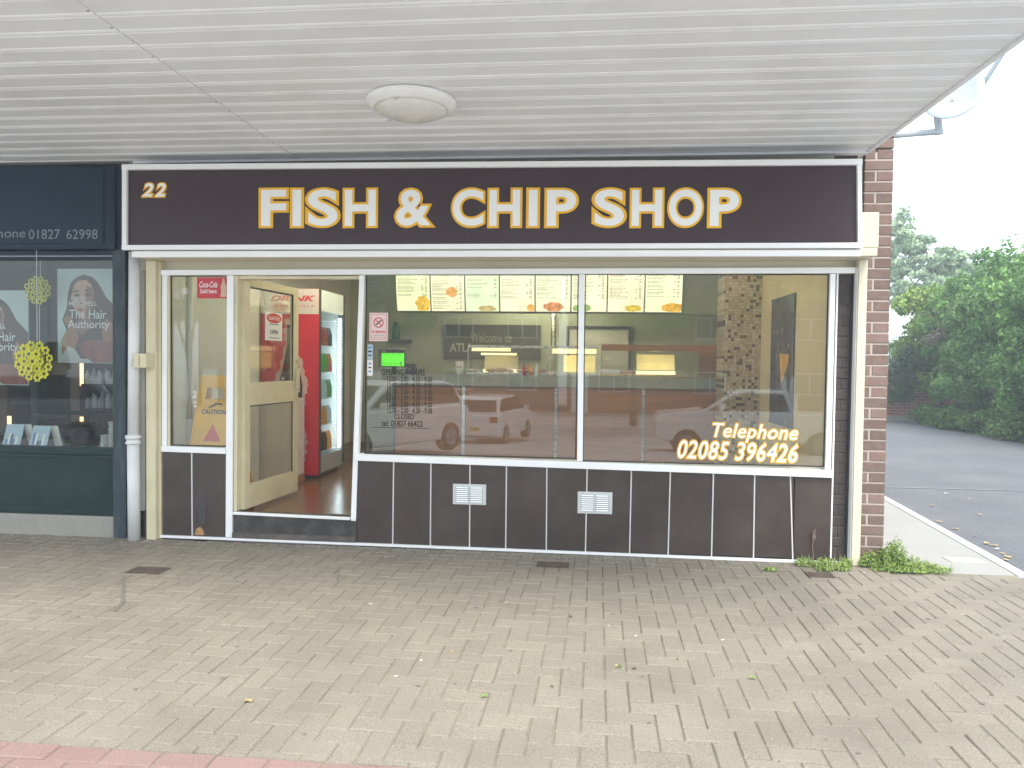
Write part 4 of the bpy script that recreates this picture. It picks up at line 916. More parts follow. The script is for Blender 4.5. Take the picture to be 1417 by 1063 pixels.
def salon_poster(x0, y0, x1, y1, label, dx, dy, s):
    t = thing('window_poster', at((x0 + x1) / 2, y1, YP), label, 'poster')
    a = at(x0, y1, YP); b = at(x1, y0, YP)
    MB().box(a.x, b.x, YP, YP + .006, a.z, b.z).build('sheet', m_pbg, t)
    def pp_(lst, m, nm, lf):
        L_ = []
        for u, v in lst:
            px = dx + u * s; py = dy + v * s; px = min(max(px, x0), x1); py = min(max(py, y0), y1); q = at(px, py, YP); L_.append((q.x, YP - lf, q.z))
        MB().poly(L_).build(nm, m, t)
    # poster art: woman with long wavy hair, head tilted
    pp_([(-6, 24), (-2, 10), (6, 2), (16, -2), (28, 1), (36, 8), (42, 18), (48, 30), (56, 38), (66, 48), (66, 118), (20, 118), (0, 118), (-14, 112), (-16, 92), (-8, 78), (-14, 62), (-8, 46)], m_hair, 'hair', .001)
    pp_([(-16, 92), (-6, 74), (-13, 60), (-4, 56), (6, 72), (10, 88), (4, 104), (8, 120), (-12, 120)], m_hair2, 'hair_lock', .0016)
    pp_([(48, 60), (60, 70), (64, 96), (58, 118), (46, 100), (42, 80)], m_hair2, 'hair_lock', .0016)
    pp_([(3, 12), (10, 6), (20, 6), (27, 12), (31, 24), (30, 40), (25, 54), (16, 60), (8, 56), (2, 44), (-1, 28)], m_skin, 'face', .0016)
    pp_([(20, 14), (28, 16), (31, 28), (30, 44), (24, 56), (17, 60), (20, 44)], m_shade, 'face_shadow', .0022)
    pp_([(2, 27), (9, 25), (11, 28), (5, 30)], m_hair, 'eye', .0026); pp_([(18, 25), (26, 25), (27, 28), (19, 29)], m_hair, 'eye', .0028)
    pp_([(1, 22), (10, 20), (10, 22), (2, 24)], m_hair, 'brow', .0026); pp_([(17, 20), (27, 20), (27, 22), (18, 22)], m_hair, 'brow', .0028)
    pp_([(12, 28), (15, 40), (9, 40)], m_shade, 'nose', .0026)
    pp_([(7, 48), (12, 46), (18, 48), (12, 51)], m_lip, 'mouth', .0028)
    pp_([(10, 58), (24, 54), (30, 72), (14, 84), (4, 76)], m_shade, 'neck', .0013)
    pp_([(10, 96), (20, 92), (70, 92), (70, 134), (30, 134), (14, 112)], m_gown, 'gown', .0030)
    pp_([(-20, 134), (-6, 100), (4, 104), (14, 120), (30, 134)], mat('poster_pale_cloth', (.45, .46, .46), .5, .1), 'cloth', .0027)
    return t
p1_ = salon_poster(80, 372, 163, 502, 'right salon window poster of a woman with long brown hair reading The Hair Authority', 100, 382, .97)
p2_ = salon_poster(-45, 402, 39, 532, 'left salon window poster of a brown haired woman cut off by the picture edge', -24, 414, .97)
m_swh = mat('salon_white_letter', (.62, .66, .64), .5, .02)
YV = .000
for t_, ox, oy in ((p1_, 0, 0), (p2_, -126, 31)):
    for body, x0, y0, x1, y1 in (('PAUL', 99, 411, 117, 416), ('MITCHELL', 96, 417, 135, 423.5), ('The Hair', 96.5, 429, 148, 441), ('Authority', 94.5, 443, 152, 458)):
        text('lettering', body, at(x0 + ox, y1 + oy, YP), at(x1 + ox, y0 + oy, YP), m_swh, t_, lift=.006, bold=.005)
# yellow paper flower balls on strings
m_yfl = mat('yellow_flower_paper', (.62, .60, .03), .6, .08)
m_yfl2 = mat('shaded_flower_paper', (.35, .36, .05), .6, .12)
def flower(cx, cy, r, label, m, Yf, seed):
    t = thing('hanging_flower', at(cx, cy + r, Yf), label, 'decoration', 'yellow flower balls hanging in the salon window')
    rg = random.Random(seed); c = at(cx, cy, Yf); R_ = at(cx + r, cy, Yf).x - c.x
    me = None; pts = [(0, 0)] + [(.42 * math.cos(a), .42 * math.sin(a)) for a in [k * 1.05 for k in range(6)]] + [(.82 * math.cos(a), .82 * math.sin(a)) for a in [k * .5236 + .2 for k in range(12)]]
    for (u, v) in pts:
        mb = MB(); fr_ = R_ * .24 * rg.uniform(.9, 1.15); ph = rg.random() * 6; X = c.x + u * R_; Z = c.z + v * R_; yb = Yf - .05 * math.sqrt(max(0, 1 - u * u - v * v)) - rg.random() * .012
        for k in range(6):
            a = ph + k * math.pi / 3; px_ = X + fr_ * .62 * math.cos(a); pz = Z + fr_ * .62 * math.sin(a)
            mb.add([(px_ + fr_ * .36 * math.cos(b_ * .7854), yb - .004 * math.cos(b_), pz + fr_ * .36 * math.sin(b_ * .7854)) for b_ in range(8)], [tuple(range(8))])
        o = mb.build('flower', m, t)
        mb = MB(); mb.add([(X + fr_ * .2 * math.cos(b_ * 1.05), yb - .006, Z + fr_ * .2 * math.sin(b_ * 1.05)) for b_ in range(6)], [tuple(range(6))]); mb.build('flower_eye', m_dark, o)
    MB().tube([(c.x, Yf, c.z + R_), (c.x, Yf, 2.58)], .0025, 5).build('string', m_swh, t)
    MB().tube([(c.x - .01, Yf + .01, c.z + R_ * .8), (c.x, Yf + .02, c.z - R_ * .8)], R_ * .3, 8).build('core', m_yfl2, t)
flower(56, 402, 18, 'upper duller yellow paper flower ball hanging behind the salon glass', m_yfl, .11, 1)
flower(51.5, 500, 26, 'lower bright yellow paper flower ball hanging in front of the salon window', m_yfl, -.06, 2)
t = MB().tube([at(54.5, 422, .11), at(54.5, 478, .11)], .003, 6).build('white_string', m_swh); tag(t, 'white cord hanging between the two yellow flower balls', 'cord')
for i_, x_ in enumerate((-6.0, -4.5)):
    tf = thing('downlight', (x_, 2.0, 2.58), ['left', 'right'][i_] + ' salon ceiling downlight', 'light')
    MB().lathe([(.0, .0), (.07, .0), (.07, .02), (0, .02)], (x_, 2.0, 2.575), 16).build('lamp', mat('lit_downlight', (1, 1, 1), .5, 0, emis=(1, .96, .88), es=30), tf)
    MB().lathe([(.071, -.004), (.09, -.004), (.09, .021), (.071, .021)], (x_, 2.0, 2.575), 16).build('bezel', m_vent, tf)
# warm strips, mirror station, shelves
m_warm = mat('warm_led', (1, .7, .4), .5, 0, emis=(1, .62, .28), es=2.6)
SY = 2.6
def sb_(x0, y0, x1, y1, Y, d_, name, m, parent, bevel=0):
    a = at(x0, y1, Y); b = at(x1, y0, Y); return MB().box(a.x, b.x, Y, Y + d_, a.z, b.z).build(name, m, parent, bevel=bevel)
mr = thing('styling_station', at(112, 620, SY), 'salon styling station with a warm lit mirror edge behind the right poster', 'styling station')
sb_(66, 500, 110, 600, SY + .02, .05, 'back_panel', mat('warm_brown_panel', (.20, .13, .09), .5, .1), mr)
sb_(110.5, 503, 114, 534, SY, .02, 'light_strip', m_warm, mr)
sb_(110.5, 577, 114, 589, SY, .02, 'light_strip', m_warm, mr)
sb_(76, 586, 110, 589, SY - .25, .27, 'ledge', m_sdark, mr)
m2_ = thing('styling_station', at(10, 620, SY), 'far left salon styling station with a short warm light strip', 'styling station')
sb_(-20, 500, 9, 600, SY + .02, .05, 'back_panel', mat('warm_brown_panel', (.20, .13, .09), .5, .1), m2_)
sb_(10, 576, 14, 588, SY, .02, 'light_strip', m_warm, m2_)
sh2 = thing('product_shelf', at(140, 536, 1.8), 'salon product shelf with pale bottles behind the right poster', 'shelf')
sb_(112, 532, 161, 535, 1.8, .25, 'board', m_dgrey, sh2)
sb_(118, 566, 161, 568, 1.8, .25, 'board', m_dgrey, sh2)
sb_(118, 535.5, 120, 620, 1.9, .05, 'upright', m_dgrey, sh2)
mbp = []
for gi, (mcol, hh) in enumerate(((m_paper, .15), (m_vent, .12), (m_grey, .17))):
    mb = MB(); mb.lathe([(0, 0), (.026, 0), (.026, hh * .75), (.014, hh * .8), (.014, hh), (0, hh)], (0, 0, 0), 10); me = bpy.data.meshes.new('product_bottle'); me.from_pydata(mb.v, [], mb.f); me.materials.append(mcol); mbp.append(me)
for k in range(9):
    q = at(121 + k * 4.8, 532, 1.88); o = inst('product_bottle', mbp[k % 3], (q.x, 1.88 + .03 * (k % 2), q.z)); tag(o, ORD[k] + ' pale hair product bottle from the left on the upper salon shelf', 'bottle', 'product bottles on the upper salon shelf')
for k in range(8):
    q = at(122 + k * 5.0, 566, 1.88); o = inst('product_bottle', mbp[(k + 1) % 3], (q.x, 1.88 + .03 * (k % 2), q.z)); tag(o, ORD[k] + ' hair product bottle from the left on the lower salon shelf', 'bottle', 'product bottles on the lower salon shelf')
for k in range(2):
    t = sb_(119 + k * 31, 524, 139 + k * 31 - (k * 8), 532, 1.82, .06, 'product_box', m_paper, None); tag(t, ['left', 'right'][k] + ' white product box on the upper salon shelf', 'box')
chr_ = thing('salon_chair', at(95, 622, 1.6), 'black salon styling chair on a star base behind the salon glass', 'chair')
c0 = at(92, 600, 1.6); zf = .15
MB().box(c0.x - .26, c0.x + .24, 1.4, 1.9, .60, .72).build('seat', m_dark, chr_, bevel=.03)
MB().box(c0.x - .26, c0.x - .16, 1.4, 1.9, .70, 1.25).build('backrest', m_dark, chr_, bevel=.03)
MB().box(c0.x - .18, c0.x + .2, 1.36, 1.41, .82, .86).build('armrest', m_dark, chr_, bevel=.01)
MB().box(c0.x - .18, c0.x + .2, 1.89, 1.94, .82, .86).build('armrest', m_dark, chr_, bevel=.01)
MB().tube([(c0.x, 1.65, .22), (c0.x, 1.65, .6)], .03, 10).build('column', m_steel, chr_)
for k in range(5):
    a = k * 1.2566 + .2; MB().tube([(c0.x, 1.65, .24), (c0.x + .32 * math.cos(a), 1.65 + .32 * math.sin(a), .19)], [.025, .016], 8).build('leg', m_dark, chr_)
# leaflet cards and pots standing on the salon window ledge
MB().box(XL, -3.72, .052, .34, .66, .684).build('inner_ledge', mat('salon_ledge', (.10, .11, .11), .4), sa)
def easel(x0, y0, x1, y1, label, seed):
    a = at(x0, y1, .16); b = at(x1, y0, .16); zb_ = .685; t = thing('leaflet_card', ((a.x + b.x) / 2, .18, zb_), label, 'card stand')
    MB().prism([(.14, zb_), (.146, zb_), (.206, b.z), (.20, b.z)][::-1], a.x, b.x, 'x').build('card', m_blue, t)
    MB().prism([(.27, zb_), (.276, zb_), (.216, b.z), (.21, b.z)][::-1], b.x - .02, b.x + .05, 'x').build('easel_back', m_paper, t)
    rg = random.Random(seed)
    for k in range(5):
        x = a.x + .02 + k * (b.x - a.x - .05) / 5; h_ = rg.uniform(.05, .12); y_ = lambda z: .14 + (z - zb_) / (b.z - zb_) * .06 - .001
        MB().add([(x, y_(zb_ + .02), zb_ + .02), (x + .02, y_(zb_ + .02), zb_ + .02), (x + .02, y_(zb_ + h_), zb_ + h_), (x, y_(zb_ + h_), zb_ + h_)], [(0, 1, 2, 3)]).build('printed_shape', (m_bluep, m_paper, m_dgrey)[k % 3], t)
easel(5, 588, 29, 618, 'left pale blue leaflet card standing on the salon window ledge', 1)
easel(42, 590, 66, 620, 'right pale blue leaflet card with a crumpled figure on the salon window ledge', 2)
def pots(px, n, label):
    for k in range(n):
        q = at(px, 622, .2); t = MB().lathe([(0, 0), (.028, 0), (.034, .052), (.030, .054), (0, .05)], (q.x, .2, .685 + k * .056), 14).build('glass_pot', mat('frosted_pot', (.50, .51, .46), .3, .3, scale=60), smooth=False)
        tag(t, label[k], 'pot')
pots(145, 2, ['bottom pot of the left short pile on the salon ledge', 'top pot of the left short pile on the salon ledge'])
pots(156, 4, ['bottom pot of the taller pile beside the dark salon post', 'second pot up of the taller pile beside the dark salon post', 'third pot up of the taller pile beside the dark salon post', 'top pot of the taller pile beside the dark salon post'])

# ------------------------------------------------------------------ satellite dish on the side wall
ds = thing('satellite_dish', (2.2, -.05, 3.1), 'pale satellite dish on a bracket sticking out from the side wall above the canopy', 'satellite dish')
m_dish = mat('dish_grey', (.40, .44, .47), .5, .05); YD = -.02
def V(px, py, Y=YD): return at(px, py, Y)
MB().tube([(2.19, .06, V(1300, 182).z), (V(1303, 182).x, YD, V(1303, 182).z)], .022, 10).build('bracket_arm', m_dish, ds)
MB().tube([V(1300, 186), V(1297, 158)], .026, 10).build('riser', m_dish, ds)
MB().tube([V(1297, 160), V(1320, 138, -.1)], .02, 8).build('clamp', m_dish, ds)
c = V(1318, 128, -.12); nrm = Vector((-.45, -.75, .25)).normalized(); qd = nrm.to_track_quat('Z', 'Y'); mb = MB(); rings = []
n = 32
for r_, dz in ((.0, -.035), (.08, -.030), (.15, -.012), (.205, .012), (.208, .006), (.15, -.02), (.08, -.038), (0, -.043)):
    rings.append([c + qd @ Vector((r_ * .93 * math.cos(2 * math.pi * k / n), r_ * math.sin(2 * math.pi * k / n), dz)) for k in range(n)])
mb.add([v for rg in rings for v in rg], [(i * n + k, i * n + (k + 1) % n, (i + 1) * n + (k + 1) % n, (i + 1) * n + k) for i in range(7) for k in range(n)])
mb.build('reflector', m_dish, ds, smooth=True)
MB().tube([V(1352, 130, -.12), V(1398, 58, -.30)], .016, 8).build('lnb_arm', m_dish, ds)
MB().tube([V(1396, 62, -.30), V(1408, 52, -.30)], .03, 10).build('lnb', m_dish, ds)
pts = [V(1404, 56, -.30), V(1412, 48, -.30), V(1424, 44, -.25), V(1440, 50, -.1)]
MB().tube(pts, .005, 6).build('cable', m_dgrey, ds)

# ------------------------------------------------------------------ vegetation
import numpy as np
def leaves(name, clumps, size, m, parent, seed, up=.3, aspect=1.6):
    """leaf-sized folded faces spread through ellipsoid clumps: (cx,cy,cz,rx,ry,rz,n)"""
    rg = np.random.default_rng(seed); P_ = []; Nn = []
    for cx, cy, cz, rx_, ry, rz, n in clumps:
        d_ = rg.normal(size=(n, 3)); d_ /= np.linalg.norm(d_, axis=1)[:, None]
        r_ = rg.random(n) ** .35
        lump_ = 1 + .16 * np.sin(d_[:, 0] * 5 + cx * 3) * np.cos(d_[:, 2] * 6 + cz) + .1 * np.sin(d_[:, 1] * 9 + cy)
        P_.append(np.stack([cx + d_[:, 0] * rx_ * r_ * lump_, cy + d_[:, 1] * ry * r_ * lump_, cz + d_[:, 2] * rz * r_ * lump_], 1)); Nn.append(d_)
    P_ = np.concatenate(P_); Nn = np.concatenate(Nn); k = P_[:, 2] > .01; P_ = P_[k]; Nn = Nn[k]; n = len(P_)
    Nn = Nn * .9 + rg.normal(size=(n, 3)) * .7 + np.array([0, 0, up]); Nn /= np.linalg.norm(Nn, axis=1)[:, None]
    T = np.cross(Nn, rg.normal(size=(n, 3))); T /= np.linalg.norm(T, axis=1)[:, None]; B = np.cross(Nn, T)
    s = size * rg.uniform(.6, 1.35, n)[:, None]
    tip = P_ + T * s * aspect; base = P_ - T * s * aspect; l_ = P_ + B * s * .75 + Nn * s * .22; r2 = P_ - B * s * .75 + Nn * s * .22
    o_ = WL[parent]
    V_ = (np.stack([base, l_, tip, r2], 1).reshape(-1, 3) - np.array(o_)).astype(np.float32)
    me = bpy.data.meshes.new(name); me.vertices.add(len(V_)); me.vertices.foreach_set('co', V_.ravel())
    F_ = np.arange(n * 4).reshape(n, 4); F3 = np.concatenate([F_[:, [0, 1, 2]], F_[:, [0, 2, 3]]]).astype(np.int32)
    me.loops.add(F3.size); me.loops.foreach_set('vertex_index', F3.ravel()); me.polygons.add(len(F3)); me.polygons.foreach_set('loop_start', np.arange(0, F3.size, 3, dtype=np.int32))
    me.update(calc_edges=True); me.validate(); me.materials.append(m)
    tv = rg.uniform(-1, 1, n).astype(np.float32); at2 = me.attributes.new('tint', 'FLOAT', 'FACE'); at2.data.foreach_set('value', np.concatenate([tv, tv]))
    return link(name, me, parent)
def leafmat(name, c, c2, tr=.45):
    m = bpy.data.materials.new(name); m.use_nodes = True; t = m.node_tree; N = t.nodes; L = t.links; b = N['Principled BSDF']; o = N['Material Output']
    g = N.new('ShaderNodeNewGeometry'); n = N.new('ShaderNodeTexNoise'); n.inputs['Scale'].default_value = 1.1; n.inputs['Detail'].default_value = 4; L.new(g.outputs['Position'], n.inputs['Vector'])
    rp = N.new('ShaderNodeValToRGB'); rp.color_ramp.elements[0].position = .35; rp.color_ramp.elements[1].position = .65; rp.color_ramp.elements[0].color = (*c, 1); rp.color_ramp.elements[1].color = (*c2, 1); L.new(n.outputs['Fac'], rp.inputs[0])
    a = N.new('ShaderNodeAttribute'); a.attribute_name = 'tint'; k = N.new('ShaderNodeMath'); k.operation = 'MULTIPLY_ADD'; L.new(a.outputs['Fac'], k.inputs[0]); k.inputs[1].default_value = .35; k.inputs[2].default_value = 1
    h = N.new('ShaderNodeHueSaturation'); L.new(rp.outputs[0], h.inputs['Color']); L.new(k.outputs[0], h.inputs['Value']); L.new(h.outputs[0], b.inputs['Base Color'])
    b.inputs['Roughness'].default_value = .5; b.inputs['Specular IOR Level'].default_value = .35
    tl_ = N.new('ShaderNodeBsdfTranslucent'); L.new(h.outputs[0], tl_.inputs[0]); ms = N.new('ShaderNodeMixShader'); ms.inputs[0].default_value = tr * .6
    L.new(b.outputs[0], ms.inputs[1]); L.new(tl_.outputs[0], ms.inputs[2]); L.new(ms.outputs[0], o.inputs[0]); return m
l_dark = leafmat('dark_leaf', (.085, .20, .045), (.20, .36, .09)); l_mid = leafmat('bright_leaf', (.15, .26, .04), (.27, .38, .08)); l_pale = leafmat('pale_leaf', (.26, .37, .20), (.38, .47, .30))
l_weed = leafmat('weed_leaf', (.20, .30, .07), (.34, .44, .13))
l_ivy = leafmat('ivy_leaf', (.05, .12, .02), (.13, .23, .04)); l_ol = leafmat('olive_needle', (.07, .11, .05), (.12, .15, .07)); l_pink = leafmat('pinkish_blossom', (.22, .18, .15), (.34, .27, .23))
m_bark = mat('bark', (.10, .075, .055), .9, .25, scale=9, bump=1, bscale=40)
def trunk(parent, x, y, h, r, seed, spread=.8, z0=0):
    rg = random.Random(seed); top = Vector((x + rg.uniform(-.2, .2), y, z0 + h * .55))
    MB().tube([(x, y, z0 - .1), (x + .03, y, z0 + h * .3), top], [r, r * .75, r * .5], 10).build('trunk', m_bark, parent, smooth=True)
    for k in range(6):
        a = k * 1.05 + rg.random(); e = Vector((x + math.cos(a) * spread * rg.uniform(.6, 1.1), y + math.sin(a) * spread * rg.uniform(.6, 1.1), z0 + h * rg.uniform(.75, .98)))
        s_ = Vector((x, y, z0 + h * rg.uniform(.3, .5))); MB().tube([s_, (s_ + e) / 2 + Vector((0, 0, .1)), e], [r * .4, r * .25, r * .08], 7).build('limb', m_bark, parent, smooth=True)
def ellc(x0, x1, y0, y1, z0, z1, n, k, seed, rs=(.5, .8)):
    rg = random.Random(seed); out = []
    for _ in range(k):
        r_ = rg.uniform(*rs); out.append((rg.uniform(x0, x1), rg.uniform(y0, y1), rg.uniform(z0, z1), r_, r_, r_ * .75, n))
    return out
# large dark hedge along the far side of the lane
hg = thing('hedge_bush', (9.6, 11, 0), 'big dense green bush spilling over the far edge of the side road at the right', 'bush')
cl = []
rg = random.Random(4)
for k in range(190):
    y = rg.uniform(7.2, 14.2); x = 9.05 + rg.uniform(-.15, 1.6); top = 3.3 + .35 * math.sin(y * 1.7) + .25 * math.sin(y * 4.1 + 1) + (y - 11) * .05
    z = rg.uniform(.03, 1) * top; off = .45 * math.sin(math.pi * min(1, z / top)) ; r_ = rg.uniform(.32, .62)
    cl.append((x + .35 - off * .5 + (.4 if z < .6 else 0), y, z, r_, r_, r_ * .8, 620))
for k in range(90):
    y = rg.uniform(7.2, 14.4); top = 3.45 + .35 * math.sin(y * 1.7) + .25 * math.sin(y * 4.1 + 1) + (y - 11) * .05; r_ = rg.uniform(.1, .24)
    cl.append((9.2 + rg.uniform(-.3, 1.2), y, top + rg.uniform(-.1, .32), r_, r_, r_ * 1.5, 70))
for k in range(70):
    y = rg.uniform(7.2, 14.2); r_ = rg.uniform(.12, .26); cl.append((8.62 + rg.uniform(-.15, .3), y, rg.uniform(.7, 3.2), r_, r_, r_, 110))
leaves('foliage', cl, .036, l_dark, hg, 11)
trunk(hg, 10.3, 12.5, 3.4, .12, 3, 1.2); 
mb = MB(); rg = random.Random(8)
for k in range(26):
    y = rg.uniform(7.5, 14); mb.tube([(10.2, y, 0), (9.9 + rg.uniform(-.3, .5), y + rg.uniform(-.3, .3), 1.6), (9.6 + rg.uniform(-.5, .9), y + rg.uniform(-.6, .6), 3.2)], [.04, .03, .012], 5)
mb.build('branches', m_bark, hg)
lb = thing('leafy_tree', (9.9, 15.6, 0), 'light green leafy tree between the brick pier and the dark bush', 'tree')
cl = []
rg = random.Random(14)
for k in range(60):
    a = rg.random() * 6.28; rr_ = rg.random() ** .5 * 1.7; r_ = rg.uniform(.3, .6)
    cl.append((10.25 + rr_ * math.cos(a), 15.4 + rr_ * .8 * math.sin(a), 1.9 + rg.uniform(-.8, 1.75) - rr_ * .18, r_, r_, r_ * .7, 620))
leaves('crown', cl, .040, l_mid, lb, 12)
trunk(lb, 10.1, 15.6, 3.6, .14, 5, 1.3)
cb = thing('blossom_shrub', (9.7, 13.6, 0), 'patch of dry pinkish blossom stems in front of the light green tree', 'shrub')
cl = []
rg = random.Random(21)
for px, py, Y in ((1330, 440, 13.6), (1348, 432, 13.6), (1312, 450, 13.7), (1300, 462, 13.7), (1340, 455, 13.5), (1288, 470, 13.8), (1355, 420, 13.6), (1320, 428, 13.7)):
    q = at(px, py, Y - .25); cl.append((q.x, q.y, q.z, .26, .22, .16, 150))
leaves('blossom', cl, .022, l_pink, cb, 13, aspect=1.2)
q = at(1320, 445, 13.6); MB().tube([(q.x, 14.3, 0), (q.x + .1, 14.1, 1.6), (q.x, 13.8, q.z)], [.03, .02, .008], 6).build('stem', m_bark, cb)
pt = thing('airy_tree', (14.5, 24, 0), 'tall thin pale tree rising behind the light green tree against the sky', 'tree')
cl = []
rg = random.Random(31)
for k in range(210):
    px = 1225 + 175 * rg.random(); line = 300 + (px - 1232) * .42; py = line + rg.random() ** .8 * (415 - line) + 6; r_ = rg.uniform(.14, .42)
    q = at(px, py, 24 + rg.uniform(-1.2, 1.2)); cl.append((q.x, q.y, q.z, r_ * 1.3, r_, r_ * .6, int(60 + 240 * r_)))
for px, py in ((1246, 296), (1250, 288), (1238, 304), (1258, 300)): q = at(px, py + 10, 24); cl.append((q.x, q.y, q.z, .3, .3, .35, 90))
leaves('crown', cl, .060, l_pale, pt, 14)
trunk(pt, 14.2, 24, 6.5, .2, 9, 2.6)
ft = thing('far_tree', (17, 20, 0), 'pale green tree behind the top of the big dark bush at the right edge', 'tree')
cl = []
rg = random.Random(41)
for k in range(40):
    q = at(1395 + rg.uniform(0, 150), 366 + rg.uniform(4, 60), 19 + rg.uniform(-1, 1)); r_ = rg.uniform(.4, .7); cl.append((q.x, q.y, q.z, r_, r_, r_ * .8, 380))
leaves('crown', cl, .055, l_pale, ft, 15); trunk(ft, 16.4, 19, 5, .2, 10, 2)
dp_ = thing('drooping_shrub', (9.0, 15, 0), 'drooping olive grey shrub hanging over the low brick garden wall', 'shrub')
cl = []
for px, py in ((1240, 505), (1250, 515), (1246, 530), (1236, 520), (1258, 505), (1262, 522), (1238, 545), (1250, 545), (1268, 500), (1275, 512), (1255, 490)):
    q = at(px, py, 14.55); cl.append((q.x, q.y, q.z, .25, .2, .28, 420))
leaves('foliage', cl, .022, l_ol, dp_, 16, up=-.2, aspect=3.2)
MB().tube([(9.1, 15.3, 0), (9.1, 15.2, 1.2), (8.9, 14.9, 1.6)], [.05, .04, .015], 7).build('stem', m_bark, dp_)
# garden wall at the end of the lane
gw = thing('garden_wall', (8.6, 15, 0), 'low orange brick garden wall at the far end of the side road', 'wall')
bt = bpy.data.materials.new('far_brickwork'); bt.use_nodes = True; t = bt.node_tree; N = t.nodes; L = t.links
g = N.new('ShaderNodeNewGeometry'); mp = N.new('ShaderNodeMapping'); mp.inputs['Rotation'].default_value = (R(90), 0, 0); L.new(g.outputs['Position'], mp.inputs[0])
bk = N.new('ShaderNodeTexBrick'); bk.inputs['Scale'].default_value = 1; bk.inputs['Brick Width'].default_value = .225; bk.inputs['Row Height'].default_value = .076; bk.inputs['Mortar Size'].default_value = .009
bk.inputs['Color1'].default_value = (.34, .13, .07, 1); bk.inputs['Color2'].default_value = (.27, .10, .06, 1); bk.inputs['Mortar'].default_value = (.42, .36, .30, 1); L.new(mp.outputs[0], bk.inputs[0]); L.new(bk.outputs[0], N['Principled BSDF'].inputs['Base Color']); N['Principled BSDF'].inputs['Roughness'].default_value = .9
MB().box(3.8, 13.5, 15.0, 15.22, .12, 1.35).build('brickwork', bt, gw)
MB().box(3.8, 13.5, 14.95, 15.26, -.02, .12).build('footing', m_conc, gw)
MB().box(3.8, 13.5, 14.97, 15.25, 1.351, 1.41).build('coping', m_kerb, gw)
# ivy skirt
iv = thing('ivy_patch', (8.7, 10.8, 0), 'bright green ivy creeping onto the road at the foot of the big bush', 'ivy')
cl = []
rg = random.Random(51)
for k in range(90):
    y = rg.uniform(6.8, 14.3); cl.append((8.62 + rg.uniform(-.12, .35), y, rg.uniform(.02, .4), .26, .28, .16, 170))
leaves('leaves', cl, .036, l_ivy, iv, 17, up=.8, aspect=1.1)

# weeds and grass at the pier foot
def weeds(name, cl_, blades, label, seed, hgt=.12, kind='weeds'):
    xs_ = [c_[0] for c_ in cl_]; t = thing(name, (sum(xs_) / len(xs_), cl_[0][1], 0), label, kind)
    leaves('leaves', cl_, .008, l_weed, t, seed, up=.6, aspect=1.5)
    if blades:
        mb = MB(); rg_ = random.Random(seed)
        for k in range(blades):
            c_ = rg_.choice(cl_); x = c_[0] + rg_.gauss(0, c_[3] * .5); y = c_[1] + rg_.gauss(0, c_[4] * .5); h_ = hgt * rg_.uniform(.4, 1.2) * (c_[5] / .06) ** .5; a = rg_.random() * 6.28; b_ = h_ * rg_.uniform(.2, .7)
            w_ = .0022; dx, dy = math.cos(a), math.sin(a)
            mb.add([(x - dy * w_, y + dx * w_, 0), (x + dy * w_, y - dx * w_, 0), (x + dx * b_ * .4 + dy * w_ * .8, y + dy * b_ * .4 - dx * w_ * .8, h_ * .65), (x + dx * b_ * .4 - dy * w_ * .8, y + dy * b_ * .4 + dx * w_ * .8, h_ * .65), (x + dx * b_, y + dy * b_, h_)], [(0, 1, 2, 3), (3, 2, 4)])
        mb.build('grass_blades', mat('grass_blade', (.34, .42, .12), .6, .3, scale=30), t)
    return t
weeds('weed_clump', [(2.08, -.09, .03, .08, .06, .08, 500), (2.18, -.10, .05, .07, .06, .11, 700), (2.26, -.08, .07, .07, .06, .14, 800), (2.32, -.12, .03, .10, .06, .07, 600), (2.42, -.14, .02, .10, .05, .045, 500), (2.52, -.17, .015, .08, .04, .03, 300), (2.2, -.19, .015, .13, .05, .03, 500), (2.36, -.2, .012, .14, .04, .025, 400)], 260, 'bright grass and weeds growing round the foot of the brick pier', 61, .10)
weeds('weed_clump', [(1.62, -.13, .02, .08, .05, .04, 350), (1.75, -.16, .02, .09, .07, .05, 500), (1.84, -.20, .015, .07, .06, .04, 350), (1.72, -.25, .01, .06, .04, .025, 150), (1.9, -.12, .02, .05, .04, .04, 250)], 260, 'patch of grass and weeds against the right end of the dark panels', 62, .09)
weeds('weed_tuft', [(1.33, -.30, .01, .05, .03, .02, 120)], 20, 'small weed tuft in the paving left of the small drain cover', 63, .03)
for px, py, s_, lab in ((1042, 940, 1.0, 'tiny bright weed between pavers at the right of the foreground'), (672, 965, 1.0, 'tiny flat weed between pavers in the middle foreground'), (857, 925, .7, 'tiny upright weed in a paver joint below the second vent'), (938, 915, .6, 'thin line of moss weeds in a joint right of centre')):
    c_ = Vector((px - 708.5, py - 531.5, 1020)); v = Vector((AX.dot(c_), AY.dot(c_), AZ.dot(c_))); q = CAM + v * (-CAM.z / v.z)
    weeds('weed_tuft', [(q.x, q.y, .004, .022 * s_, .012, .008, 50), (q.x + .02, q.y, .004, .015 * s_, .01, .006, 30)], 6, lab, int(px), .018)
# tall dry stem against the panels
dst = thing('dry_stem', (1.68, -.06, 0), 'thin dry seed stalk leaning on the dark panels by the weeds', 'weed')
MB().tube([(1.70, -.07, 0), (1.69, -.05, .14), (1.715, -.045, .26)], .0015, 5).build('stalk', mat('dry_stalk', (.35, .25, .15), .8), dst)
leaves('seed_head', [(1.70, -.05, .20, .012, .01, .05, 60)], .004, l_pink, dst, 71)
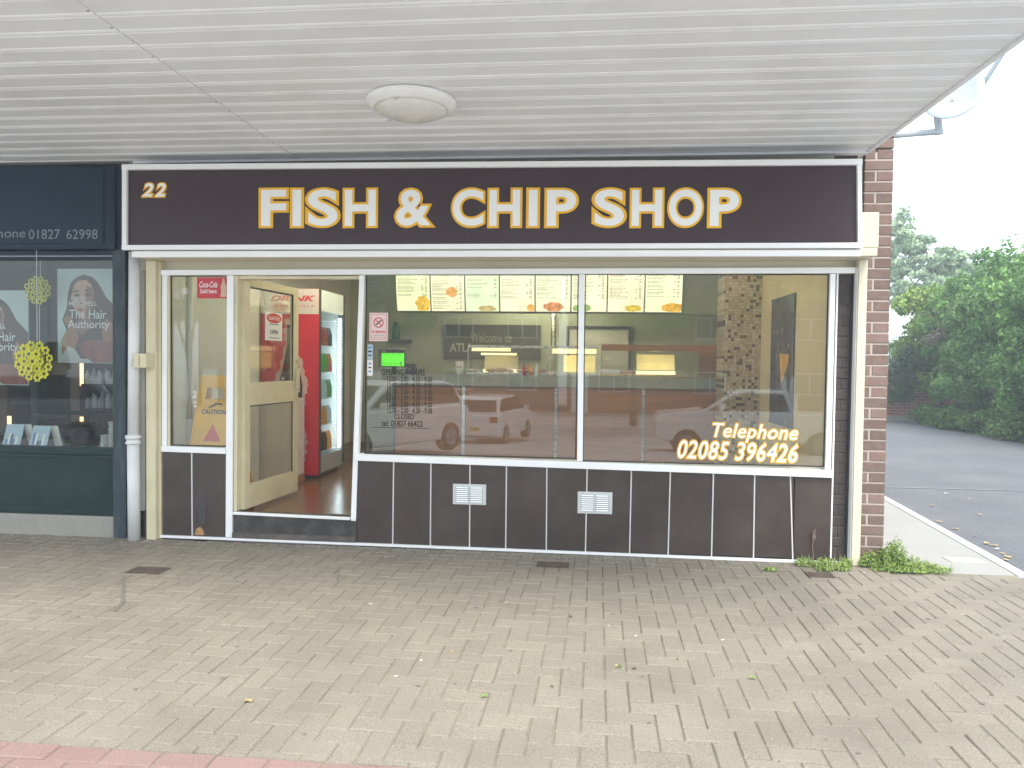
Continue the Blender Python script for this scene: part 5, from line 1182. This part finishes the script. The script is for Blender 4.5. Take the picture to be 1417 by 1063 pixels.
# fallen leaves, grit and litter
dm = mat('dry_leaf', (.42, .33, .14), .8, .3); dl = []
for i in range(3):
    rg = random.Random(i); mb = MB(); n = 8
    mb.add([((.5 + .5 * (k % 2) * .6) * math.cos(k * .785) * 1.5, (.5 + .3 * (k % 2)) * math.sin(k * .785), rg.uniform(0, .35)) for k in range(n)] + [(0, 0, .1)], [(k, (k + 1) % n, n) for k in range(n)])
    me = bpy.data.meshes.new('leaf'); me.from_pydata(mb.v, [], mb.f); me.materials.append((dm, m_paper, mat('dead_leaf', (.14, .10, .05), .8))[i]); dl.append(me)
def scatter(name, pts, kindlist, s0, s1, label, cat, group, seed):
    rg = random.Random(seed)
    for i_, (px, py) in enumerate(sorted(pts)):
        c_ = Vector((px - 708.5, py - 531.5, 1020)); v = Vector((AX.dot(c_), AY.dot(c_), AZ.dot(c_))); z_ = .002 if not (px > 1225 and py < 790) else -.012; q = CAM + v * ((z_ - CAM.z) / v.z)
        o = inst(name, dl[rg.choice(kindlist)], q, None, (0, 0, rg.random() * 6.28)); s_ = rg.uniform(s0, s1); o.scale = (s_, s_, s_); tag(o, ORD[i_] + ' ' + label, cat, group)
scatter('fallen_leaf', [(1342, 690), (1290, 700), (1335, 702), (1355, 712), (1310, 683), (1312, 738), (1322, 732), (1300, 722), (1365, 752), (1380, 760), (1388, 766), (1395, 771), (1350, 742), (1268, 628), (1338, 606), (1262, 711), (1375, 755), (1392, 775)], [0, 1], .014, .034, 'dry leaf from the left lying on the side road', 'leaf', 'dry leaves on the side road', 5)
scatter('fallen_leaf', [(878, 925), (700, 835), (805, 783), (625, 902), (853, 922), (764, 950), (790, 853)], [0, 2], .010, .018, 'small dark dry leaf from the left lying on the pavers', 'leaf', 'dry leaves on the pavers', 6)
scatter('litter_scrap', [(583, 914), (548, 936), (513, 836), (880, 880), (905, 782), (842, 866), (1000, 886), (345, 970), (213, 778)], [1], .006, .012, 'tiny pale scrap of litter from the left on the pavers', 'litter', 'litter scraps on the pavers', 7)
t = inst('fallen_leaf', dl[0], (0, 0, 0)); c_ = Vector((344 - 708.5, 970 - 531.5, 1020)); v = Vector((AX.dot(c_), AY.dot(c_), AZ.dot(c_))); t.location = CAM + v * ((.003 - CAM.z) / v.z); t.scale = (.02, .02, .02); tag(t, 'curled yellowish leaf on the pavers at the left foreground', 'leaf')
mb = MB(); rg = random.Random(77)
for k in range(2200):
    x = rg.uniform(-5.2, 2.0); y = (-abs(rg.gauss(0, .13)) - .06) if k % 3 else -rg.uniform(.1, 3.0); s_ = rg.uniform(.0015, .0055 if k % 3 else .003); a = rg.random() * 3
    mb.add([(x + s_ * math.cos(a), y + s_ * math.sin(a), .001), (x + s_ * math.cos(a + 2), y + s_ * math.sin(a + 2), .001), (x + s_ * math.cos(a + 4), y + s_ * math.sin(a + 4), .001), (x, y, .001 + s_)], [(0, 1, 3), (1, 2, 3), (2, 0, 3)])
gm = MB()
for k in range(150):
    x = rg.uniform(-4.6, 2.6); y = -rg.uniform(.05, 2.95); s_ = rg.choice((.004, .006, .009, .012)) ; n = 9
    gm.add([(x + s_ * rg.uniform(.75, 1.2) * math.cos(6.283 * q / n), y + s_ * rg.uniform(.75, 1.2) * math.sin(6.283 * q / n), .0031) for q in range(n)], [tuple(range(n))])
for (xa, ya, xb, yb, w0) in ((-2.98, -1.02, -2.80, -1.30, .010), (-2.80, -1.30, -2.66, -1.52, .013), (-2.66, -1.52, -2.62, -1.66, .009), (-1.66, -.62, -1.56, -.95, .007)):
    a_ = Vector((xa, ya)); b_ = Vector((xb, yb)); t_ = (b_ - a_).normalized(); p_ = Vector((-t_.y, t_.x)) * w0
    gm.add([(*(a_ - p_ * .7), .0032), (*(b_ - p_), .0032), (*(b_ + p_), .0032), (*(a_ + p_ * .7), .0032)], [(0, 1, 2, 3)])
gs_ = gm.build('paving_stains', mat('dark_gum_stain', (.17, .153, .125), .8, .25, scale=40)); gs_['kind'] = 'stuff'
gr_ = mb.build('grit', mat('pale_grit', (.45, .42, .36), .9, .3)); gr_['kind'] = 'stuff'

# ------------------------------------------------------------------ across the road (seen reflected in the glass)
m_carw = mat('white_car_paint', (.90, .90, .90), .25, .02, coat=.6); m_carb = mat('blue_car_paint', (.04, .08, .14), .25, .05, coat=.6); m_cars = mat('silver_car_paint', (.42, .43, .45), .3, .03, metal=.5, coat=.5)
m_cglass = mat('car_glass', (.02, .025, .03), .05, .02); m_tyre = mat('tyre', (.025, .025, .025), .8, .1); m_rim = mat('rim', (.4, .4, .42), .3, .05, metal=.8); m_tail = mat('tail_lamp', (.35, .01, .01), .2, .05); m_head = mat('head_lamp', (.7, .72, .75), .1, .05)
def car(loc, rot, label, paint, L_=4.2, H_=1.5, pick=False, van=False):
    t = thing('parked_car' if not pick else 'parked_pickup', loc, label, 'car' if not pick else 'pickup truck'); t.rotation_euler = (0, 0, rot); WL[t] = Vector((0, 0, 0))
    h = L_ / 2; W_ = .88
    if pick: body = [(-h, .55), (-h, 1.0), (-h + .1, 1.12), (-h + .95, 1.2), (-h + 1.25, 1.24), (.05 + .9, 1.24), (.95, 1.18), (h, 1.18), (h, .5), (h - .2, .42), (-h + .2, .42)]
    else: body = [(-h, .45), (-h, .72), (-h + .15, .86), (-h + .95, .98), (h - .35, 1.02), (h - .05, .95), (h, .7), (h, .35), (h - .2, .25), (-h + .2, .25)]
    MB().prism(body, -W_, W_).build('body', paint, t, bevel=.07, seg=3)
    if pick: cabp = [(-h + 1.15, 1.2), (-h + 1.95, H_ - .06), (-h + 2.2, H_), (.75, H_), (.95, 1.2)]
    else: cabp = [(-h + .85, .95), (-h + 1.65, H_ - .06), (-h + 2.0, H_), (h - .75, H_ - .02), (h - .45, H_ - .1), (h - .12, .98)]
    mb = MB(); n = len(cabp); ins = .12
    def wz(z): return W_ - .05 - ins * (z - .95) / (H_ - .95)
    mb.add([(x, -wz(z), z) for x, z in cabp] + [(x, wz(z), z) for x, z in cabp], [tuple(range(n)), tuple(range(2 * n - 1, n - 1, -1))] + [(i, i + n, (i + 1) % n + n, (i + 1) % n) for i in range(n)])
    mb.build('cabin', paint, t, bevel=.05, seg=3)
    cx_ = sum(p[0] for p in cabp) / n; cz_ = 1.24 if not pick else 1.42
    side_ = [(x * .0 + cx_ + (x - cx_) * .86, 1.0 + (.24 if pick else .03) + (z - (1.2 if pick else .95)) * .78) for x, z in cabp]
    for sg_ in (-1, 1):
        MB().prism(side_, sg_ * (W_ - .115), sg_ * (W_ - .055) + (0)).build('side_window', m_cglass, t)
    # windscreen and rear screen
    a, b = cabp[0], cabp[1]
    def quad(a, b, nm, o_):
        ax_, az_ = a; bx_, bz_ = b; f = .12; p_ = (ax_ + (bx_ - ax_) * f, az_ + (bz_ - az_) * f); q_ = (ax_ + (bx_ - ax_) * .9, az_ + (bz_ - az_) * .9)
        y1, y2 = wz(p_[1]) - .08, wz(q_[1]) - .08
        MB().add([(p_[0] + o_, -y1, p_[1] + .02), (p_[0] + o_, y1, p_[1] + .02), (q_[0] + o_, y2, q_[1] + .02), (q_[0] + o_, -y2, q_[1] + .02)], [(0, 1, 2, 3)]).build(nm, m_cglass, t)
    quad(cabp[0], cabp[1], 'windscreen', -.012); quad(cabp[-1], cabp[-2], 'rear_screen', .012)
    wr = .37 if pick else .31
    for x in (-h + .8, h - .75 if not pick else h - 1.05):
        for sg_ in (-1, 1):
            wh = MB().tube([(x, sg_ * (W_ - .19), wr), (x, sg_ * (W_ + .015), wr)], wr, 24).build('wheel', m_tyre, t)
            MB().tube([(x, sg_ * (W_ + .0), wr), (x, sg_ * (W_ + .025), wr)], wr * .62, 14).build('rim', m_rim, wh)
    for sg_ in (-1, 1):
        MB().box(-h - .02, -h + .12, sg_ * .62 - .16, sg_ * .62 + .16, .66 if not pick else .86, .80 if not pick else 1.0).build('headlight', m_head, t, bevel=.02)
        MB().box(h - .14, h + .015, sg_ * .70 - .12, sg_ * .70 + .12, .74, .92).build('tail_light', m_tail, t, bevel=.02)
        MB().box(cabp[0][0] + .45, cabp[0][0] + .60, sg_ * (W_ + .09) - .09, sg_ * (W_ + .09) + .09, 1.0 if not pick else 1.25, 1.14 if not pick else 1.42).build('mirror', paint, t, bevel=.03)
    MB().box(h - .01, h + .012, -.26, .26, .48, .59).build('number_plate', mat('plate_yellow', (.7, .6, .1), .5), t)
    MB().box(-h - .012, -h + .01, -.26, .26, .42, .53).build('number_plate', m_paper, t)
    return t
car((4.6, -14.8, -1.0), 0.05, 'white pickup truck parked across the road facing left in the window reflection', m_carw, 5.2, 1.78, True)
car((-2.9, -18.2, -1.1), R(90) + .18, 'white hatchback parked with its tail towards the shops', m_carw, 4.2, 1.5)
car((-4.3, -9.6, -.52), R(-62), 'white car parked close to the kerb opposite the left pane', m_carw, 4.3, 1.55)
car((-11.2, -8.6, -.42), R(-8), 'silver car parked opposite the hair salon', m_cars, 4.2, 1.5)
m_hb = mat('house_brick', (.22, .13, .09), .9, .2); m_hr = mat('house_roof', (.07, .05, .045), .9, .2)
def house(x0, x1, y, label, gable=None):
    t = thing('house', ((x0 + x1) / 2, y, -1.2), label, 'house')
    MB().box(x0, x1, y - 7, y, -1.25, 4.3).build('wall', m_hb, t)
    MB().prism([(y + .3, 4.25), (y - 7.3, 4.25), (y - 3.5, 6.6)], x0 - .2, x1 + .2, 'x').build('roof', m_hr, t)
    if gable: MB().prism([(gable - 1.7, 4.0), (gable + 1.7, 4.0), (gable, 6.0)], y - 3, y + .5).build('gable', m_hr, t)
    n = max(2, int((x1 - x0) / 3.4))
    for r_, zz in ((0, -.1), (1, 2.75)):
        for k in range(n):
            c_ = x0 + (k + .5) * (x1 - x0) / n
            wn_ = MB().box(c_ - .8, c_ + .8, y + .005, y + .06, zz, zz + 1.15).build('window', m_white, t)
            for a in (-.74, .04): MB().box(c_ + a, c_ + a + .70, y + .061, y + .075, zz + .06, zz + 1.08).build('pane', m_cglass, wn_)
    MB().box(x0 + .25, x0 + 1.15, y + .005, y + .05, -1.2, .85).build('door', m_white, t)
house(-22, -12.5, -35, 'brown brick terraced house far left across the road'); house(-12, -1.5, -34.5, 'brown brick semi opposite the left large pane'); house(-.8, 9.2, -34, 'brown brick house with a dark gable opposite the right pane', 6.6)
house(10.2, 20.5, -34.5, 'brown brick house at the right end across the road')
for i, (x, y, h_, lab) in enumerate(((2.2, -26, 6.2, 'dark leafy tree in front of the gabled house'), (8.8, -27, 7.6, 'tall leafy tree right of the gabled house'), (-8.5, -27, 6.5, 'leafy tree opposite the doorway'), (-17, -25, 7, 'leafy tree opposite the salon'), (17, -27, 7, 'leafy tree far right across the road'))):
    t = thing('street_tree', (x, y, -1.2), lab, 'tree'); rg = random.Random(90 + i); cl = []
    for k in range(26):
        a = rg.random() * 6.28; rr_ = rg.random() ** .5 * 1.9; r_ = rg.uniform(.5, .9); cl.append((x + rr_ * math.cos(a), y + rr_ * math.sin(a), h_ - 2.2 + rg.uniform(-1.3, 1.5) - rr_ * .2, r_, r_, r_ * .7, 160))
    leaves('crown', cl, .10, l_dark, t, 90 + i); trunk(t, x, y, h_ + .6, .17, i, 1.3, -1.2)
hd = thing('garden_hedge', (-2, -24, -1.2), 'long low dark hedge across the road', 'hedge')
leaves('foliage', [(x * .9 - 18, -24, -.6, .6, .4, .55, 240) for x in range(42)], .07, l_dark, hd, 99)

# ------------------------------------------------------------------ thin fog volume, added to imitate the veil of lens glare
hz = MB().box(-304, 304, -304, 304, -2.6, 9.5).build('haze', None or bpy.data.materials.new('haze_air')); hz['kind'] = 'stuff'
hm = hz.data.materials[0]; hm.use_nodes = True; t = hm.node_tree; t.nodes.clear(); o_ = t.nodes.new('ShaderNodeOutputMaterial'); v_ = t.nodes.new('ShaderNodeVolumePrincipled')
v_.inputs['Color'].default_value = (.85, .93, 1, 1); v_.inputs['Density'].default_value = .0045; v_.inputs['Anisotropy'].default_value = .2; t.links.new(v_.outputs[0], o_.inputs['Volume'])
sc.cycles.volume_bounces = 1
